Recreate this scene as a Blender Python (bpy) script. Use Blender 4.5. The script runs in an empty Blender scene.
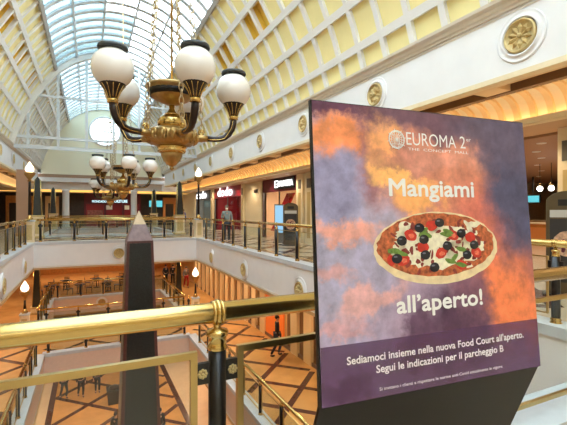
import bpy, bmesh, math, random
from mathutils import Vector, Matrix
random.seed(7)
SC = bpy.context.scene
COL = SC.collection
PI = math.pi

# ------------------------------------------------------------------ camera, world, exposure
cam_d = bpy.data.cameras.new('camera')
cam_d.sensor_width = 36.0
cam_d.lens = 400.0 / 567.0 * 36.0
cam_d.shift_y = -1.5 / 567.0
cam_d.clip_start = 0.05
cam = bpy.data.objects.new('camera', cam_d)
COL.objects.link(cam)
cam.location = (0, 0, 1.6)
cam.rotation_euler = (PI / 2, 0, math.radians(-26))
SC.camera = cam
W = bpy.data.worlds.new('sky_world'); SC.world = W; W.use_nodes = True
bg = W.node_tree.nodes['Background']
bg.inputs[0].default_value = (0.84, 0.925, 1.0, 1)
bg.inputs[1].default_value = 6.0
SC.view_settings.view_transform = 'Standard'
SC.view_settings.look = 'None'
SC.view_settings.gamma = 1.0
SC.view_settings.use_curve_mapping = False
SC.view_settings.exposure = 0.45
SC.cycles.use_denoising = True
SC.cycles.max_bounces = 8
SC.cycles.transparent_max_bounces = 24
SC.cycles.sample_clamp_indirect = 6.0
SC.cycles.caustics_reflective = False
SC.cycles.caustics_refractive = False

# ------------------------------------------------------------------ materials
def lin(c):
    return tuple((x / 255 / 12.92) if x / 255 <= 0.04045 else ((x / 255 + 0.055) / 1.055) ** 2.4 for x in c)
MATS = {}
def mat(name, rgb, rough=0.5, metal=0.0, emit=None, estr=0.0, noise=0.0, nscale=8.0, bump=0.0, coat=0.0):
    if name in MATS: return MATS[name]
    m = bpy.data.materials.new(name); m.use_nodes = True
    nt = m.node_tree; p = nt.nodes['Principled BSDF']
    c = lin(rgb)
    p.inputs['Base Color'].default_value = (*c, 1)
    p.inputs['Roughness'].default_value = rough
    p.inputs['Metallic'].default_value = metal
    if coat: p.inputs['Coat Weight'].default_value = coat
    if emit:
        p.inputs['Emission Color'].default_value = (*lin(emit), 1)
        p.inputs['Emission Strength'].default_value = estr
    if noise or bump:
        tc = nt.nodes.new('ShaderNodeTexCoord'); n = nt.nodes.new('ShaderNodeTexNoise')
        n.inputs['Scale'].default_value = nscale; n.inputs['Detail'].default_value = 5
        nt.links.new(tc.outputs['Object'], n.inputs['Vector'])
        if noise:
            r = nt.nodes.new('ShaderNodeValToRGB')
            r.color_ramp.elements[0].position = 0.3; r.color_ramp.elements[1].position = 0.7
            r.color_ramp.elements[0].color = (*[x * (1 - noise) for x in c], 1)
            r.color_ramp.elements[1].color = (*[min(1, x * (1 + noise)) for x in c], 1)
            nt.links.new(n.outputs['Fac'], r.inputs[0]); nt.links.new(r.outputs[0], p.inputs['Base Color'])
        if bump:
            b = nt.nodes.new('ShaderNodeBump'); b.inputs['Strength'].default_value = bump
            b.inputs['Distance'].default_value = 0.02
            nt.links.new(n.outputs['Fac'], b.inputs['Height']); nt.links.new(b.outputs[0], p.inputs['Normal'])
    MATS[name] = m
    return m
def glassmat(name, rgb, gloss=0.1, rough=0.02):
    m = bpy.data.materials.new(name); m.use_nodes = True; nt = m.node_tree; nt.nodes.clear()
    o = nt.nodes.new('ShaderNodeOutputMaterial'); mx = nt.nodes.new('ShaderNodeMixShader')
    t = nt.nodes.new('ShaderNodeBsdfTransparent'); g = nt.nodes.new('ShaderNodeBsdfGlossy')
    mx.inputs[0].default_value = gloss
    t.inputs[0].default_value = (*lin(rgb), 1); g.inputs['Roughness'].default_value = rough
    nt.links.new(t.outputs[0], mx.inputs[1]); nt.links.new(g.outputs[0], mx.inputs[2])
    nt.links.new(mx.outputs[0], o.inputs[0])
    MATS[name] = m
    return m
def emis(name, rgb, s):
    m = bpy.data.materials.new(name); m.use_nodes = True; nt = m.node_tree; nt.nodes.clear()
    o = nt.nodes.new('ShaderNodeOutputMaterial'); e = nt.nodes.new('ShaderNodeEmission')
    e.inputs[0].default_value = (*lin(rgb), 1); e.inputs[1].default_value = s
    nt.links.new(e.outputs[0], o.inputs[0]); MATS[name] = m
    return m
WHITE = mat('white_plaster', (240, 238, 236), 0.6, noise=0.02, nscale=2)
CORN = mat('cornice_stone', (226, 214, 196), 0.55, noise=0.03)
RIBW = mat('vault_rib_white', (236, 233, 228), 0.6)
YEL = mat('coffer_yellow', (246, 231, 164), 0.7, noise=0.04, nscale=1.5)
YELD = mat('coffer_deep_gold', (238, 200, 84), 0.65)
STEEL = mat('white_steel', (214, 219, 223), 0.45)
GREYCURB = mat('grey_curb', (176, 172, 166), 0.6)
BRASS = mat('brass', (208, 178, 112), 0.2, 1.0, noise=0.06, nscale=6)
BRASSD = mat('aged_brass', (180, 150, 98), 0.36, 1.0, noise=0.15, nscale=10, bump=0.15)
GOLDP = mat('gold_paint', (214, 190, 134), 0.45, 0.4, noise=0.12, nscale=14, bump=0.2)
BLACK = mat('black_lacquer', (22, 18, 18), 0.3)
BLACKM = mat('black_board', (16, 15, 16), 0.55)
DKBROWN = mat('dark_bronze', (44, 32, 28), 0.35, 0.3)
GLOBE = mat('opal_glass', (244, 238, 230), 0.25, coat=0.3)
GLASS = glassmat('clear_glass', (244, 248, 247), 0.04)
PANE = glassmat('roof_glass', (248, 252, 253), 0.02)
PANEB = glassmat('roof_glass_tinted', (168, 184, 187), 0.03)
PANEM = glassmat('roof_glass_dimmed', (184, 196, 199), 0.03)  # grey tint added to hold back sky glare; the glass is not frosted
GRANITE = mat('dark_green_granite', (46, 50, 49), 0.28, noise=0.35, nscale=30)
PORPH = mat('red_brown_marble', (104, 66, 62), 0.3, noise=0.2, nscale=20)
STONEP = mat('mauve_marble', (140, 116, 116), 0.35, noise=0.2, nscale=6)
TAN = mat('tan_trim', (206, 164, 112), 0.5, noise=0.05)
CREAM = mat('cream_wall', (240, 222, 184), 0.6, noise=0.03)
CREAMY = mat('pale_yellow_wall', (252, 246, 218), 0.65)
BROWN = mat('brown_beam', (120, 92, 72), 0.55)
ORFLOOR = mat('orange_marble', (214, 160, 98), 0.22, noise=0.12, nscale=1.6)
BEIGEF = mat('beige_marble', (226, 200, 172), 0.22, noise=0.05, nscale=2)
UPF = mat('cream_marble', (200, 182, 156), 0.22, noise=0.06, nscale=2)
BAND = mat('brown_marble', (84, 50, 44), 0.22, noise=0.15, nscale=6)
CEILT = mat('ceiling_tan', (232, 206, 166), 0.65)
CEILB = mat('ceiling_brown', (206, 168, 128), 0.65)
COVE = mat('cove_plaster', (250, 238, 214), 0.6)
COVEL = emis('cove_light', (255, 206, 138), 6.0)
LAMPW = emis('lamp_warm', (255, 226, 178), 14.0)
LAMPWH = emis('lamp_white', (255, 246, 232), 8.0)
FLAME = emis('torch_glass', (255, 232, 196), 3.0)
SIGNW = emis('sign_white', (255, 255, 255), 1.5)
SIGNC = emis('sign_pale_blue', (190, 228, 236), 1.4)
SCRT = emis('screen_teal', (96, 190, 200), 1.0)
SCRB = emis('screen_blue', (150, 196, 226), 0.9)
RED = mat('shop_red', (150, 26, 40), 0.45)
REDB = mat('bright_red', (196, 30, 40), 0.4)
DARKRED = mat('maroon', (96, 22, 38), 0.5)
DARKSHOP = mat('shop_dark', (58, 46, 42), 0.5, noise=0.3, nscale=3)
SHOPGLASS = mat('shop_window', (70, 60, 56), 0.15)
WOODO = mat('amber_wood', (196, 126, 56), 0.45, noise=0.15, nscale=5)
TERRA = mat('warm_panel', (226, 150, 84), 0.5)
GREYB = mat('blue_grey_stone', (206, 211, 215), 0.4, noise=0.05)
PRINTW = mat('print_white', (250, 248, 246), 0.6)
METALG = mat('grey_metal', (140, 140, 140), 0.35, 0.8)

# ------------------------------------------------------------------ mesh helpers
class MB:
    def __init__(s): s.v = []; s.f = []; s.sm = []
    def add(s, vs, fs, smooth=False):
        o = len(s.v); s.v += [tuple(p) for p in vs]
        s.f += [tuple(i + o for i in q) for q in fs]; s.sm += [smooth] * len(fs)
        return s
    def box(s, x0, x1, y0, y1, z0, z1):
        return s.add([(x0,y0,z0),(x1,y0,z0),(x1,y1,z0),(x0,y1,z0),(x0,y0,z1),(x1,y0,z1),(x1,y1,z1),(x0,y1,z1)],
                     [(3,2,1,0),(4,5,6,7),(0,1,5,4),(1,2,6,5),(2,3,7,6),(3,0,4,7)])
    def bbox(s, x0, x1, y0, y1, z0, z1, b):
        # box with chamfered vertical and top edges
        vs = []; n = 8
        def ring(i, z):
            a = i
            return [(x0+a+b,y0+a,z),(x1-a-b,y0+a,z),(x1-a,y0+a+b,z),(x1-a,y1-a-b,z),(x1-a-b,y1-a,z),(x0+a+b,y1-a,z),(x0+a,y1-a-b,z),(x0+a,y0+a+b,z)]
        R = [ring(b*.6, z0), ring(0, z0+b), ring(0, z1-b), ring(b*.6, z1)]
        for r in R: vs += r
        fs = [tuple(reversed(range(8))), tuple(range(24, 32))]
        for k in range(3):
            for i in range(8): fs.append((k*8+i, k*8+(i+1)%8, k*8+8+(i+1)%8, k*8+8+i))
        return s.add(vs, fs)
    def frustum(s, cx, cy, z0, z1, a0, a1, b0=None, b1=None):
        b0 = a0 if b0 is None else b0; b1 = a1 if b1 is None else b1
        return s.add([(cx-a0,cy-b0,z0),(cx+a0,cy-b0,z0),(cx+a0,cy+b0,z0),(cx-a0,cy+b0,z0),
                      (cx-a1,cy-b1,z1),(cx+a1,cy-b1,z1),(cx+a1,cy+b1,z1),(cx-a1,cy+b1,z1)],
                     [(3,2,1,0),(4,5,6,7),(0,1,5,4),(1,2,6,5),(2,3,7,6),(3,0,4,7)])
    def lathe(s, prof, seg=24, c=(0,0,0), smooth=True, mod=None):
        vs = []; fs = []
        n = len(prof)
        for (r, z) in prof:
            for k in range(seg):
                a = 2*PI*k/seg
                rr = r * (mod(a, z) if mod else 1)
                vs.append((c[0]+rr*math.cos(a), c[1]+rr*math.sin(a), c[2]+z))
        for i in range(n-1):
            for k in range(seg):
                k2 = (k+1) % seg
                fs.append((i*seg+k, i*seg+k2, (i+1)*seg+k2, (i+1)*seg+k))
        fs.append(tuple(reversed(range(seg)))); fs.append(tuple((n-1)*seg+k for k in range(seg)))
        return s.add(vs, fs, smooth)
    def tube(s, pts, r, seg=8, closed=False, smooth=True, cap=True):
        pts = [Vector(p) for p in pts]; n = len(pts)
        rs = r if isinstance(r, (list, tuple)) else [r]*n
        vs = []; prev = None
        for i, p in enumerate(pts):
            if closed: t = (pts[(i+1) % n] - pts[i-1])
            else: t = pts[min(i+1, n-1)] - pts[max(i-1, 0)]
            t.normalize()
            if prev is None:
                a = Vector((0,0,1)) if abs(t.z) < 0.9 else Vector((1,0,0))
                u = t.cross(a).normalized()
            else:
                u = (prev - t * prev.dot(t)).normalized()
            prev = u; w = t.cross(u)
            for k in range(seg):
                an = 2*PI*k/seg
                vs.append(p + (u*math.cos(an) + w*math.sin(an)) * rs[i])
        fs = []
        m = n if closed else n-1
        for i in range(m):
            j = (i+1) % n
            for k in range(seg):
                k2 = (k+1) % seg
                fs.append((i*seg+k, i*seg+k2, j*seg+k2, j*seg+k))
        if not closed and cap:
            fs.append(tuple(reversed(range(seg)))); fs.append(tuple((n-1)*seg+k for k in range(seg)))
        return s.add(vs, fs, smooth)
    def sphere(s, c, r, seg=20, rings=12, sq=(1,1,1)):
        prof = []
        vs = [(c[0], c[1], c[2]-r*sq[2])]; fs = []
        for i in range(1, rings):
            a = -PI/2 + PI*i/rings
            for k in range(seg):
                b = 2*PI*k/seg
                vs.append((c[0]+r*sq[0]*math.cos(a)*math.cos(b), c[1]+r*sq[1]*math.cos(a)*math.sin(b), c[2]+r*sq[2]*math.sin(a)))
        vs.append((c[0], c[1], c[2]+r*sq[2])); L = len(vs)-1
        for k in range(seg): fs.append((0, 1+(k+1)%seg, 1+k)); fs.append((L, L-seg+k, L-seg+(k+1)%seg))
        for i in range(rings-2):
            for k in range(seg):
                a = 1+i*seg+k; b = 1+i*seg+(k+1)%seg
                fs.append((a, b, b+seg, a+seg))
        return s.add(vs, fs, True)
    def prism(s, poly, ext, fn=lambda a, b, t: (a, t, b)):
        # poly: 2d list, ext (t0,t1), fn maps (a,b,t)->xyz
        n = len(poly)
        vs = [fn(a, b, ext[0]) for a, b in poly] + [fn(a, b, ext[1]) for a, b in poly]
        fs = [tuple(range(n)), tuple(reversed(range(n, 2*n)))]
        for i in range(n): fs.append((i, i+n, (i+1) % n + n, (i+1) % n))
        return s.add(vs, fs)
    def mesh(s, name):
        me = bpy.data.meshes.new(name); me.from_pydata(s.v, [], s.f)
        me.polygons.foreach_set('use_smooth', s.sm); me.update()
        bm = bmesh.new(); bm.from_mesh(me); bmesh.ops.recalc_face_normals(bm, faces=bm.faces); bm.to_mesh(me); bm.free()
        return me
    def build(s, name, m, parent=None, loc=None, rot=None):
        return obj(name, s.mesh(name), m, parent, loc, rot)
def obj(name, me, m, parent=None, loc=None, rot=None):
    o = bpy.data.objects.new(name, me); COL.objects.link(o)
    if m is not None and len(me.materials) == 0: me.materials.append(m)
    if parent: o.parent = parent
    if loc is not None: o.location = loc
    if rot is not None: o.rotation_euler = rot
    return o
def tag(o, label=None, cat=None, group=None, kind=None):
    if label: o['label'] = label
    if cat: o['category'] = cat
    if group: o['group'] = group
    if kind: o['kind'] = kind
    return o
def thing(name, label, cat, loc=(0,0,0), rz=0.0, group=None):
    o = bpy.data.objects.new(name, None); COL.objects.link(o); o.empty_display_size = 0.2
    o.location = loc; o.rotation_euler = (0, 0, rz)
    return tag(o, label, cat, group)
def struct(name, mb, m, label=None, parent=None):
    o = mb.build(name, m, parent)
    if not parent: o['kind'] = 'structure'
    if label: o['label'] = label
    return o
def B(*a): return MB().box(*a)
def copy_tree(o, parent=None):
    c = o.copy(); COL.objects.link(c); c.parent = parent
    for ch in o.children: copy_tree(ch, c)
    return c
def text_mesh(body, width=None, cap=0.1, bold=0.0, extrude=0.0):
    cu = bpy.data.curves.new('lettering', 'FONT'); cu.body = body
    cu.size = cap / 0.69;  cu.extrude = extrude; cu.resolution_u = 3
    t = bpy.data.objects.new('lettering', cu); COL.objects.link(t)
    dg = bpy.context.evaluated_depsgraph_get(); dg.update()
    me = bpy.data.meshes.new_from_object(t.evaluated_get(dg))
    bpy.data.objects.remove(t)
    me.materials.clear()
    xs = [v.co.x for v in me.vertices]; x0, x1 = min(xs), max(xs)
    k = (width / (x1 - x0)) if width else 1.0
    for v in me.vertices: v.co.x = (v.co.x - x0) * k
    if bold > 0:
        b = bold * cap; bm = bmesh.new()
        for j, (dx, dy) in enumerate([(math.cos(PI*j/4)*b, math.sin(PI*j/4)*b) for j in range(8)]):
            m2 = me.copy()
            for v in m2.vertices: v.co.x += dx; v.co.y += dy; v.co.z += j*1e-4
            bm.from_mesh(m2); bpy.data.meshes.remove(m2)
        bm.to_mesh(me); bm.free()
    return me
def lettering(name, body, m, parent, origin, xdir, updir, width, cap, bold=0.0, extrude=0.002):
    me = text_mesh(body, width, cap, bold, extrude)
    xd = Vector(xdir).normalized(); ud = Vector(updir).normalized(); nd = xd.cross(ud)
    for v in me.vertices:
        p = Vector(origin) + xd*v.co.x + ud*v.co.y + nd*v.co.z
        v.co = p
    return obj(name, me, m, parent)

# ------------------------------------------------------------------ plan constants
XC = 1.45
XL, XR = -2.45, 5.6           # upper opening
YN, YF = 2.0, 22.8
YB0, YB1 = 28.5, 39.0         # second opening
FXR, FXL = 7.0, -4.1          # upper fascia
ZS = 5.5                       # vault springing
RV = 5.55
WXR, WXL = 9.6, -8.0
MZ, GZ = -4.75, -9.5
FB = -1.25
MXL, MXR, MYN, MYF = -1.8, 4.65, 3.0, 20.4
MB0, MB1, MBL, MBR = 24.6, 33.0, -2.3, 5.2
MWR, MWL = 8.3, -7.0
YE = 47.0

# ------------------------------------------------------------------ floors and slabs
def slab(name, rects, z0, z1, m, label):
    mb = MB()
    for r in rects: mb.box(*r, z0, z1)
    return struct(name, mb, m, label)
upr = [(WXL, WXR, -7, YN), (WXL, XL, YN, YE), (XR, WXR, YN, YE), (XL, XR, YF, YB0), (XL, XR, YB1, YE)]
floor_u = slab('floor', upr, -0.2, 0.0, UPF, 'cream marble upper gallery floor around the atrium')
hall_f = struct('floor_hall', B(WXR, 32, -7, 24, -0.2, 0.0), BEIGEF, 'beige floor of the hall behind the poster')
midr = [(MWL, MWR, -7, MYN), (MWL, MXL, MYN, YE), (MXR, MWR, MYN, YE), (MXL, MXR, MYF, MB0), (MBL, MBR, MB1, YE), (MXL, MBL, MB0, MB1) if MXL < MBL else (MBR, MXR, MB0, MB1)]
midr = [(MWL, MWR, -7, MYN), (MWL, MXL, MYN, MYF), (MXR, MWR, MYN, MYF), (MWL, MWR, MYF, MB0), (MWL, MBL, MB0, MB1), (MBR, MWR, MB0, MB1), (MWL, MWR, MB1, YE)]
floor_m = slab('floor_middle', midr, MZ-0.2, MZ, ORFLOOR, 'orange marble middle gallery floor')
floor_g = slab('floor_ground', [(MWL, MWR, -7, YE)], GZ-0.2, GZ, ORFLOOR, 'orange marble ground floor under the atrium')
slab('ceiling_middle', upr, FB, -0.21, CEILT, 'tan ceiling over the middle gallery')
slab('ceiling_ground', midr, MZ-1.2, MZ-0.21, CEILT, 'tan ceiling over the ground floor')

def inlay(parent, x0, x1, y0, y1, z, pitch, w, m):
    # diagonal lattice of inlaid marble bands clipped to a rectangle, each band a piece
    for sgn in (1, -1):
        c0 = int(math.floor(((y0 - sgn*(x1 if sgn > 0 else x0)) - 1) / pitch)) - 1
        for k in range(c0, c0 + int(((y1-y0)+(x1-x0)) / pitch) + 4):
            c = k*pitch + pitch/2            # y = sgn*x + c
            pts = []
            for x in (x0, x1):
                y = sgn*x + c
                if y0 <= y <= y1: pts.append((x, y))
            for y in (y0, y1):
                x = (y-c)/sgn
                if x0 < x < x1: pts.append((x, y))
            if len(pts) < 2: continue
            a, b = sorted(pts)[:1][0], sorted(pts)[-1]
            L = math.hypot(b[0]-a[0], b[1]-a[1])
            if L < 0.5: continue
            o = B(0, L, -w/2, w/2, -0.01, 0.004 + 0.001*(sgn > 0)).build('inlay_band', m, parent, (a[0], a[1], z), (0, 0, math.atan2(b[1]-a[1], b[0]-a[0])))
def strips(parent, rects, z, m, h=0.006):
    for r in rects: B(*r, z-0.01, z+h).build('inlay_band', m, parent)
inlay(floor_g, -1.75, 4.6, 12, 32, GZ, 3.4, 0.28, BAND)
strips(floor_g, [(-2.05, -1.75, 8, 32), (4.6, 4.9, 8, 32)], GZ, BAND, 0.008)
strips(floor_g, [(-4.5, -2.05, 8, 32), (4.9, 7.5, 8, 32)], GZ, BEIGEF, 0.005)
inlay(floor_m, MXR+0.4, MWR-0.35, 6, 24, MZ, 2.3, 0.22, BAND)
inlay(floor_m, MWL+1, MXL-0.4, 8, 24, MZ, 2.3, 0.22, BAND)
inlay(floor_m, MXL, MXR, MYF+0.3, MB0-0.3, MZ, 2.3, 0.2, BAND)
inlay(floor_u, XR+0.35, WXR-0.3, 4, 38, 0.0, 2.0, 0.24, BAND)
inlay(floor_u, XL, XR, YF+0.4, YB0-0.4, 0.0, 2.0, 0.24, BAND)

# ------------------------------------------------------------------ outer walls (shell)
struct('wall_left', B(WXL-0.3, WXL, -7, YE, 0, 4.6), CREAM)
struct('wall_near', B(WXL, 32, -7.3, -7, 0, 5.6), CREAM)
struct('wall_middle_left', B(MWL-0.3, MWL, -7, YE, GZ, FB), CREAM)
struct('wall_middle_near', B(MWL, MWR, -7.3, -7, GZ, FB), CREAM)
struct('wall_middle_far', B(MWL, MWR, YE, YE+0.3, GZ, FB), mat('amber_wall', (206, 150, 92), 0.5, noise=0.1, nscale=1))

# ------------------------------------------------------------------ fascia of the openings
def rosette_mesh(r):
    mb = MB()
    mb.lathe([(r*1.0, 0), (r*1.0, 0.05), (r*0.92, 0.075), (r*0.86, 0.05), (r*0.84, 0.03), (0.0, 0.03)], 28)
    for k in range(10):
        a = 2*PI*k/10
        u = Vector((math.cos(a), math.sin(a), 0)); w = Vector((-math.sin(a), math.cos(a), 0))
        p = [u*r*0.12, u*r*0.5 + w*r*0.17, u*r*0.8, u*r*0.5 - w*r*0.17]
        top = u*r*0.52 + Vector((0,0,0.09))
        vs = [q + Vector((0,0,0.03)) for q in p] + [top]
        mb.add(vs, [(0,1,4),(1,2,4),(2,3,4),(3,0,4)])
    mb.sphere((0,0,0.05), r*0.16, 10, 6)
    return mb.mesh('rosette')
def ring_mesh(r):
    return MB().lathe([(r*1.5, 0), (r*1.5, 0.015), (r*1.45, 0.03), (r*1.38, 0.015), (r*1.2, 0.015), (r*1.14, 0.05), (r*1.04, 0.05), (r*1.02, 0.0)], 32).mesh('rosette_ring')
ROS = rosette_mesh(0.30); ROSR = ring_mesh(0.31)
ROSS = rosette_mesh(0.26); ROSSR = ring_mesh(0.27)
ROS.materials.append(GOLDP); ROSS.materials.append(GOLDP); ROSR.materials.append(WHITE); ROSSR.materials.append(WHITE)
def rosette(parent, p, rot, big=True):
    o = obj('rosette', ROS if big else ROSS, None, parent, p, rot)
    obj('rosette_ring', ROSR if big else ROSSR, None, parent, p, rot)
FACE_NX = (0, -PI/2, 0); FACE_PX = (0, PI/2, 0); FACE_NY = (PI/2, 0, 0); FACE_PY = (-PI/2, 0, 0)

WARMFASC = mat('warm_lit_fascia', (232, 206, 188), 0.5, noise=0.03)  # pink tone of the warm lower-level light put into the fascia colour
def fascia(name, p0, p1, ztop, zbot, n, label):
    # board with kerb on top and trims at the foot, built in local frame: x along run, y outwards to the void
    p0 = Vector((*p0, 0)); p1 = Vector((*p1, 0)); L = (p1-p0).length; a = math.atan2(p1.y-p0.y, p1.x-p0.x)
    o = B(0, L, -0.02, 0.06, zbot, ztop-0.06).build(name, WHITE if ztop > -1 else WARMFASC, None, (p0.x, p0.y, 0), (0, 0, a))
    o['kind'] = 'structure'; o['label'] = label
    B(-0.02, L+0.02, -0.3, 0.09, ztop-0.06, ztop+0.08).build('kerb', GREYB, o)
    B(0, L, -0.05, 0.09, zbot-0.02, zbot+0.07).build('tan_moulding', TAN, o)
    B(0, L, -0.02, 0.075, zbot+0.10, zbot+0.13).build('moulding_line', CORN, o)
    return o
# y outwards is to the left of travel direction
fr = fascia('trim_1', (XR, YN), (XR, YF), 0.0, FB, 1, 'white fascia below the right upper balustrade')
fl = fascia('trim_2', (XL, YF), (XL, YN), 0.0, FB, 1, 'white fascia below the left upper balustrade')
ff = fascia('trim_3', (XR, YF), (XL, YF), 0.0, FB, 1, 'white fascia across the far end of the opening')
fascia('trim_4', (XL, YN), (XR, YN), 0.0, FB, 1, 'white fascia under the nearest balustrade')
for y in (5.6, 10.25, 14.9, 19.5):
    rosette(fr, (y-YN, 0.06, -0.72), FACE_PY, False)
    rosette(fl, (YF-y, 0.06, -0.72), FACE_PY, False)
for x in (XC,): rosette(ff, (XR-x, 0.06, -0.62), FACE_PY, False)
fascia('trim_5', (XL, YB0), (XR, YB0), 0.0, FB, 1, 'white fascia on the far side of the upper bridge')
fascia('trim_6', (XR, YB0), (XR, YB1), 0.0, FB, 1, 'white fascia right of the second upper opening')
fascia('trim_7', (XL, YB1), (XL, YB0), 0.0, FB, 1, 'white fascia left of the second upper opening')
fascia('trim_8', (XR, YB1), (XL, YB1), 0.0, FB, 1, 'white fascia at the far end of the second upper opening')
g1 = fascia('trim_9', (MXR, MYN), (MXR, MYF), MZ, MZ-1.2, 1, 'warm-light tinted fascia right of the middle opening')
g2 = fascia('trim_10', (MXL, MYF), (MXL, MYN), MZ, MZ-1.2, 1, 'warm-light tinted fascia left of the middle opening')
g3 = fascia('trim_11', (MXR, MYF), (MXL, MYF), MZ, MZ-1.2, 1, 'warm-light tinted fascia of the middle bridge')
fascia('trim_12', (MXL, MYN), (MXR, MYN), MZ, MZ-1.2, 1, 'warm-light tinted fascia at the near end of the middle opening')
g5 = fascia('trim_13', (MBR, MB1), (MBL, MB1), MZ, MZ-1.2, 1, 'warm-light tinted fascia under the cafe terrace')
fascia('trim_14', (MBR, MB0), (MBR, MB1), MZ, MZ-1.2, 1, 'warm-light tinted fascia right of the second middle opening')
fascia('trim_15', (MBL, MB1), (MBL, MB0), MZ, MZ-1.2, 1, 'warm-light tinted fascia left of the second middle opening')
fascia('trim_16', (MBL, MB0), (MBR, MB0), MZ, MZ-1.2, 1, 'warm-light tinted fascia on the far side of the middle bridge')
rosette(g5, (MBR-0.9, 0.06, MZ-0.5), FACE_PY, False)

# ------------------------------------------------------------------ upper fascia, cornice, walkway ceilings with coves
def upper_side(side):
    s = 1 if side == 'right' else -1
    X = lambda x: x if s > 0 else 2*XC - x
    def bx(x0, x1, y0, y1, z0, z1):
        a, b = sorted((X(x0), X(x1))); return B(a, b, y0, y1, z0, z1)
    w = struct('wall_fascia_' + side, bx(FXR, FXR+0.2, -7, 42, 4.08, 5.5), WHITE, 'white fascia with gold rosettes on the %s side' % side)
    # cornice profile
    prof = [(0.02,5.30),(-0.05,5.30),(-0.06,5.34),(-0.10,5.36),(-0.12,5.42),(-0.20,5.46),(-0.22,5.52),(0.02,5.52)]
    c = MB().prism([(X(FXR+a), z) for a, z in prof], (-7, 42), lambda a, b, t: (a, t, b)).build('cornice', CORN, w)
    bx(FXR-0.015, FXR+0.0, -7, 42, 5.235, 5.255).build('moulding_line', CORN, w)
    bx(FXR-0.03, FXR+0.2, -7, 42, 4.04, 4.14).build('lower_moulding', CREAM, w)
    if s > 0:
        for k in range(-1, 9): rosette(w, (FXR, 4.6+4.05*k, 4.75), FACE_NX)
    else:
        for k in range(3, 9): rosette(w, (X(FXR), 4.6+4.05*k, 4.75), FACE_PX)
    # recessed soffit
    c = struct('ceiling_soffit_' + side, bx(FXR+0.2, 8.05, -7, 42, 4.24, 4.3), mat('soffit_gold', (236, 190, 96), 0.6), 'golden recessed soffit panels on the %s walkway' % side)
    bx(FXR+0.2, FXR+0.38, -7, 42, 4.08, 4.24).build('soffit_border', CEILT, c)
    bx(7.88, 8.05, -7, 42, 4.08, 4.24).build('soffit_border', BROWN, c)
    y = -5.6
    while y < 42:
        bx(FXR+0.38, 7.88, y, y+0.55, 4.10, 4.24).build('soffit_beam', CEILT, c); y += 2.75
    # cove
    n = 8; pts = []
    for i in range(n+1):
        a = PI/2*i/n
        pts.append((8.0 + 0.55*math.sin(a), 3.56 + 0.56*math.cos(a)))
    out = [(x+0.12, z+0.08) for x, z in reversed(pts)]
    cv = MB().prism([(X(x), z) for x, z in pts + out], (-7, 42)).build('ceiling_cove_' + side, COVE)
    tag(cv, 'curved ribbed light cove above the %s walkway' % side, kind='structure')
    rib = None
    rib_o = [(x-0.06*math.sin(PI/2*i/n), z-0.06*math.cos(PI/2*i/n)) for i, (x, z) in enumerate(pts)]
    yy = 2.0
    while yy < 40 and s > 0:
        if rib is None:
            rib = MB().prism([(X(x), z) for x, z in rib_o + list(reversed(pts))], (0, 0.13)).mesh('cove_rib')
        obj('cove_rib', rib, mat('cove_rib_plaster', (246, 216, 168), 0.6), cv, (0, yy, 0)); yy += 0.36
    bx(8.36, 8.62, -7, 42, 3.45, 3.52).build('cove_ledge', CREAM, cv)
    bx(8.35, 8.38, -7, 42, 3.45, 3.57).build('cove_ledge', CREAM, cv)
    bx(8.42, 8.5, -7, 42, 3.525, 3.545).build('cove_light_strip', COVEL, cv)
    # lower ceiling
    struct('ceiling_walkway_' + side, bx(8.55, 9.9 if s > 0 else 11.2, -7, YE, 3.46, 3.6), CEILB, 'tan lower ceiling of the %s walkway' % side)
    struct('ceiling_upper_cover_' + side, bx(FXR+0.2, 12, -7, YE, 4.6, 4.7), BROWN)
    return w
upper_side('right'); upper_side('left')

# ------------------------------------------------------------------ vault
ROWS = 5; GA = 55.0
PITCH = 0.97
# cross section: gently curved coffered flanks, rounder glazed crown
FA, FB_ = Vector((5.55, 0.0)), Vector((3.2, 4.6))
FR_ = 11.5
BD = [0, 7.6, 19.4, 31.2, 43.1, 55.0]
_m = (FA+FB_)/2; _c = (FB_-FA).normalized(); _n = Vector((-_c.y, _c.x))
if _n.x > 0: _n = -_n
FC = _m + _n*math.sqrt(FR_**2 - ((FB_-FA).length/2)**2)
_a0 = math.atan2(FA.y-FC.y, FA.x-FC.x); _a1 = math.atan2(FB_.y-FC.y, FB_.x-FC.x)
GR = 3.2/math.sin(math.radians(49)); GZC = 4.6 - GR*math.cos(math.radians(49))
APEX = ZS + GZC + GR
def prof(deg, R, off=0.0):
    sgn = 1
    if deg > 90: deg = 180-deg; sgn = -1
    if deg <= GA:
        a = _a0 + (_a1-_a0)*deg/GA; x = FC.x + FR_*math.cos(a); z = FC.y + FR_*math.sin(a)
    else:
        a = math.radians(41 + (deg-GA)/(90-GA)*49); x = GR*math.cos(a); z = GZC + GR*math.sin(a)
    k = R/RV
    return (XC + sgn*(x*k + off*math.cos(a)), ZS + z*k + off*math.sin(a))
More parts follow.
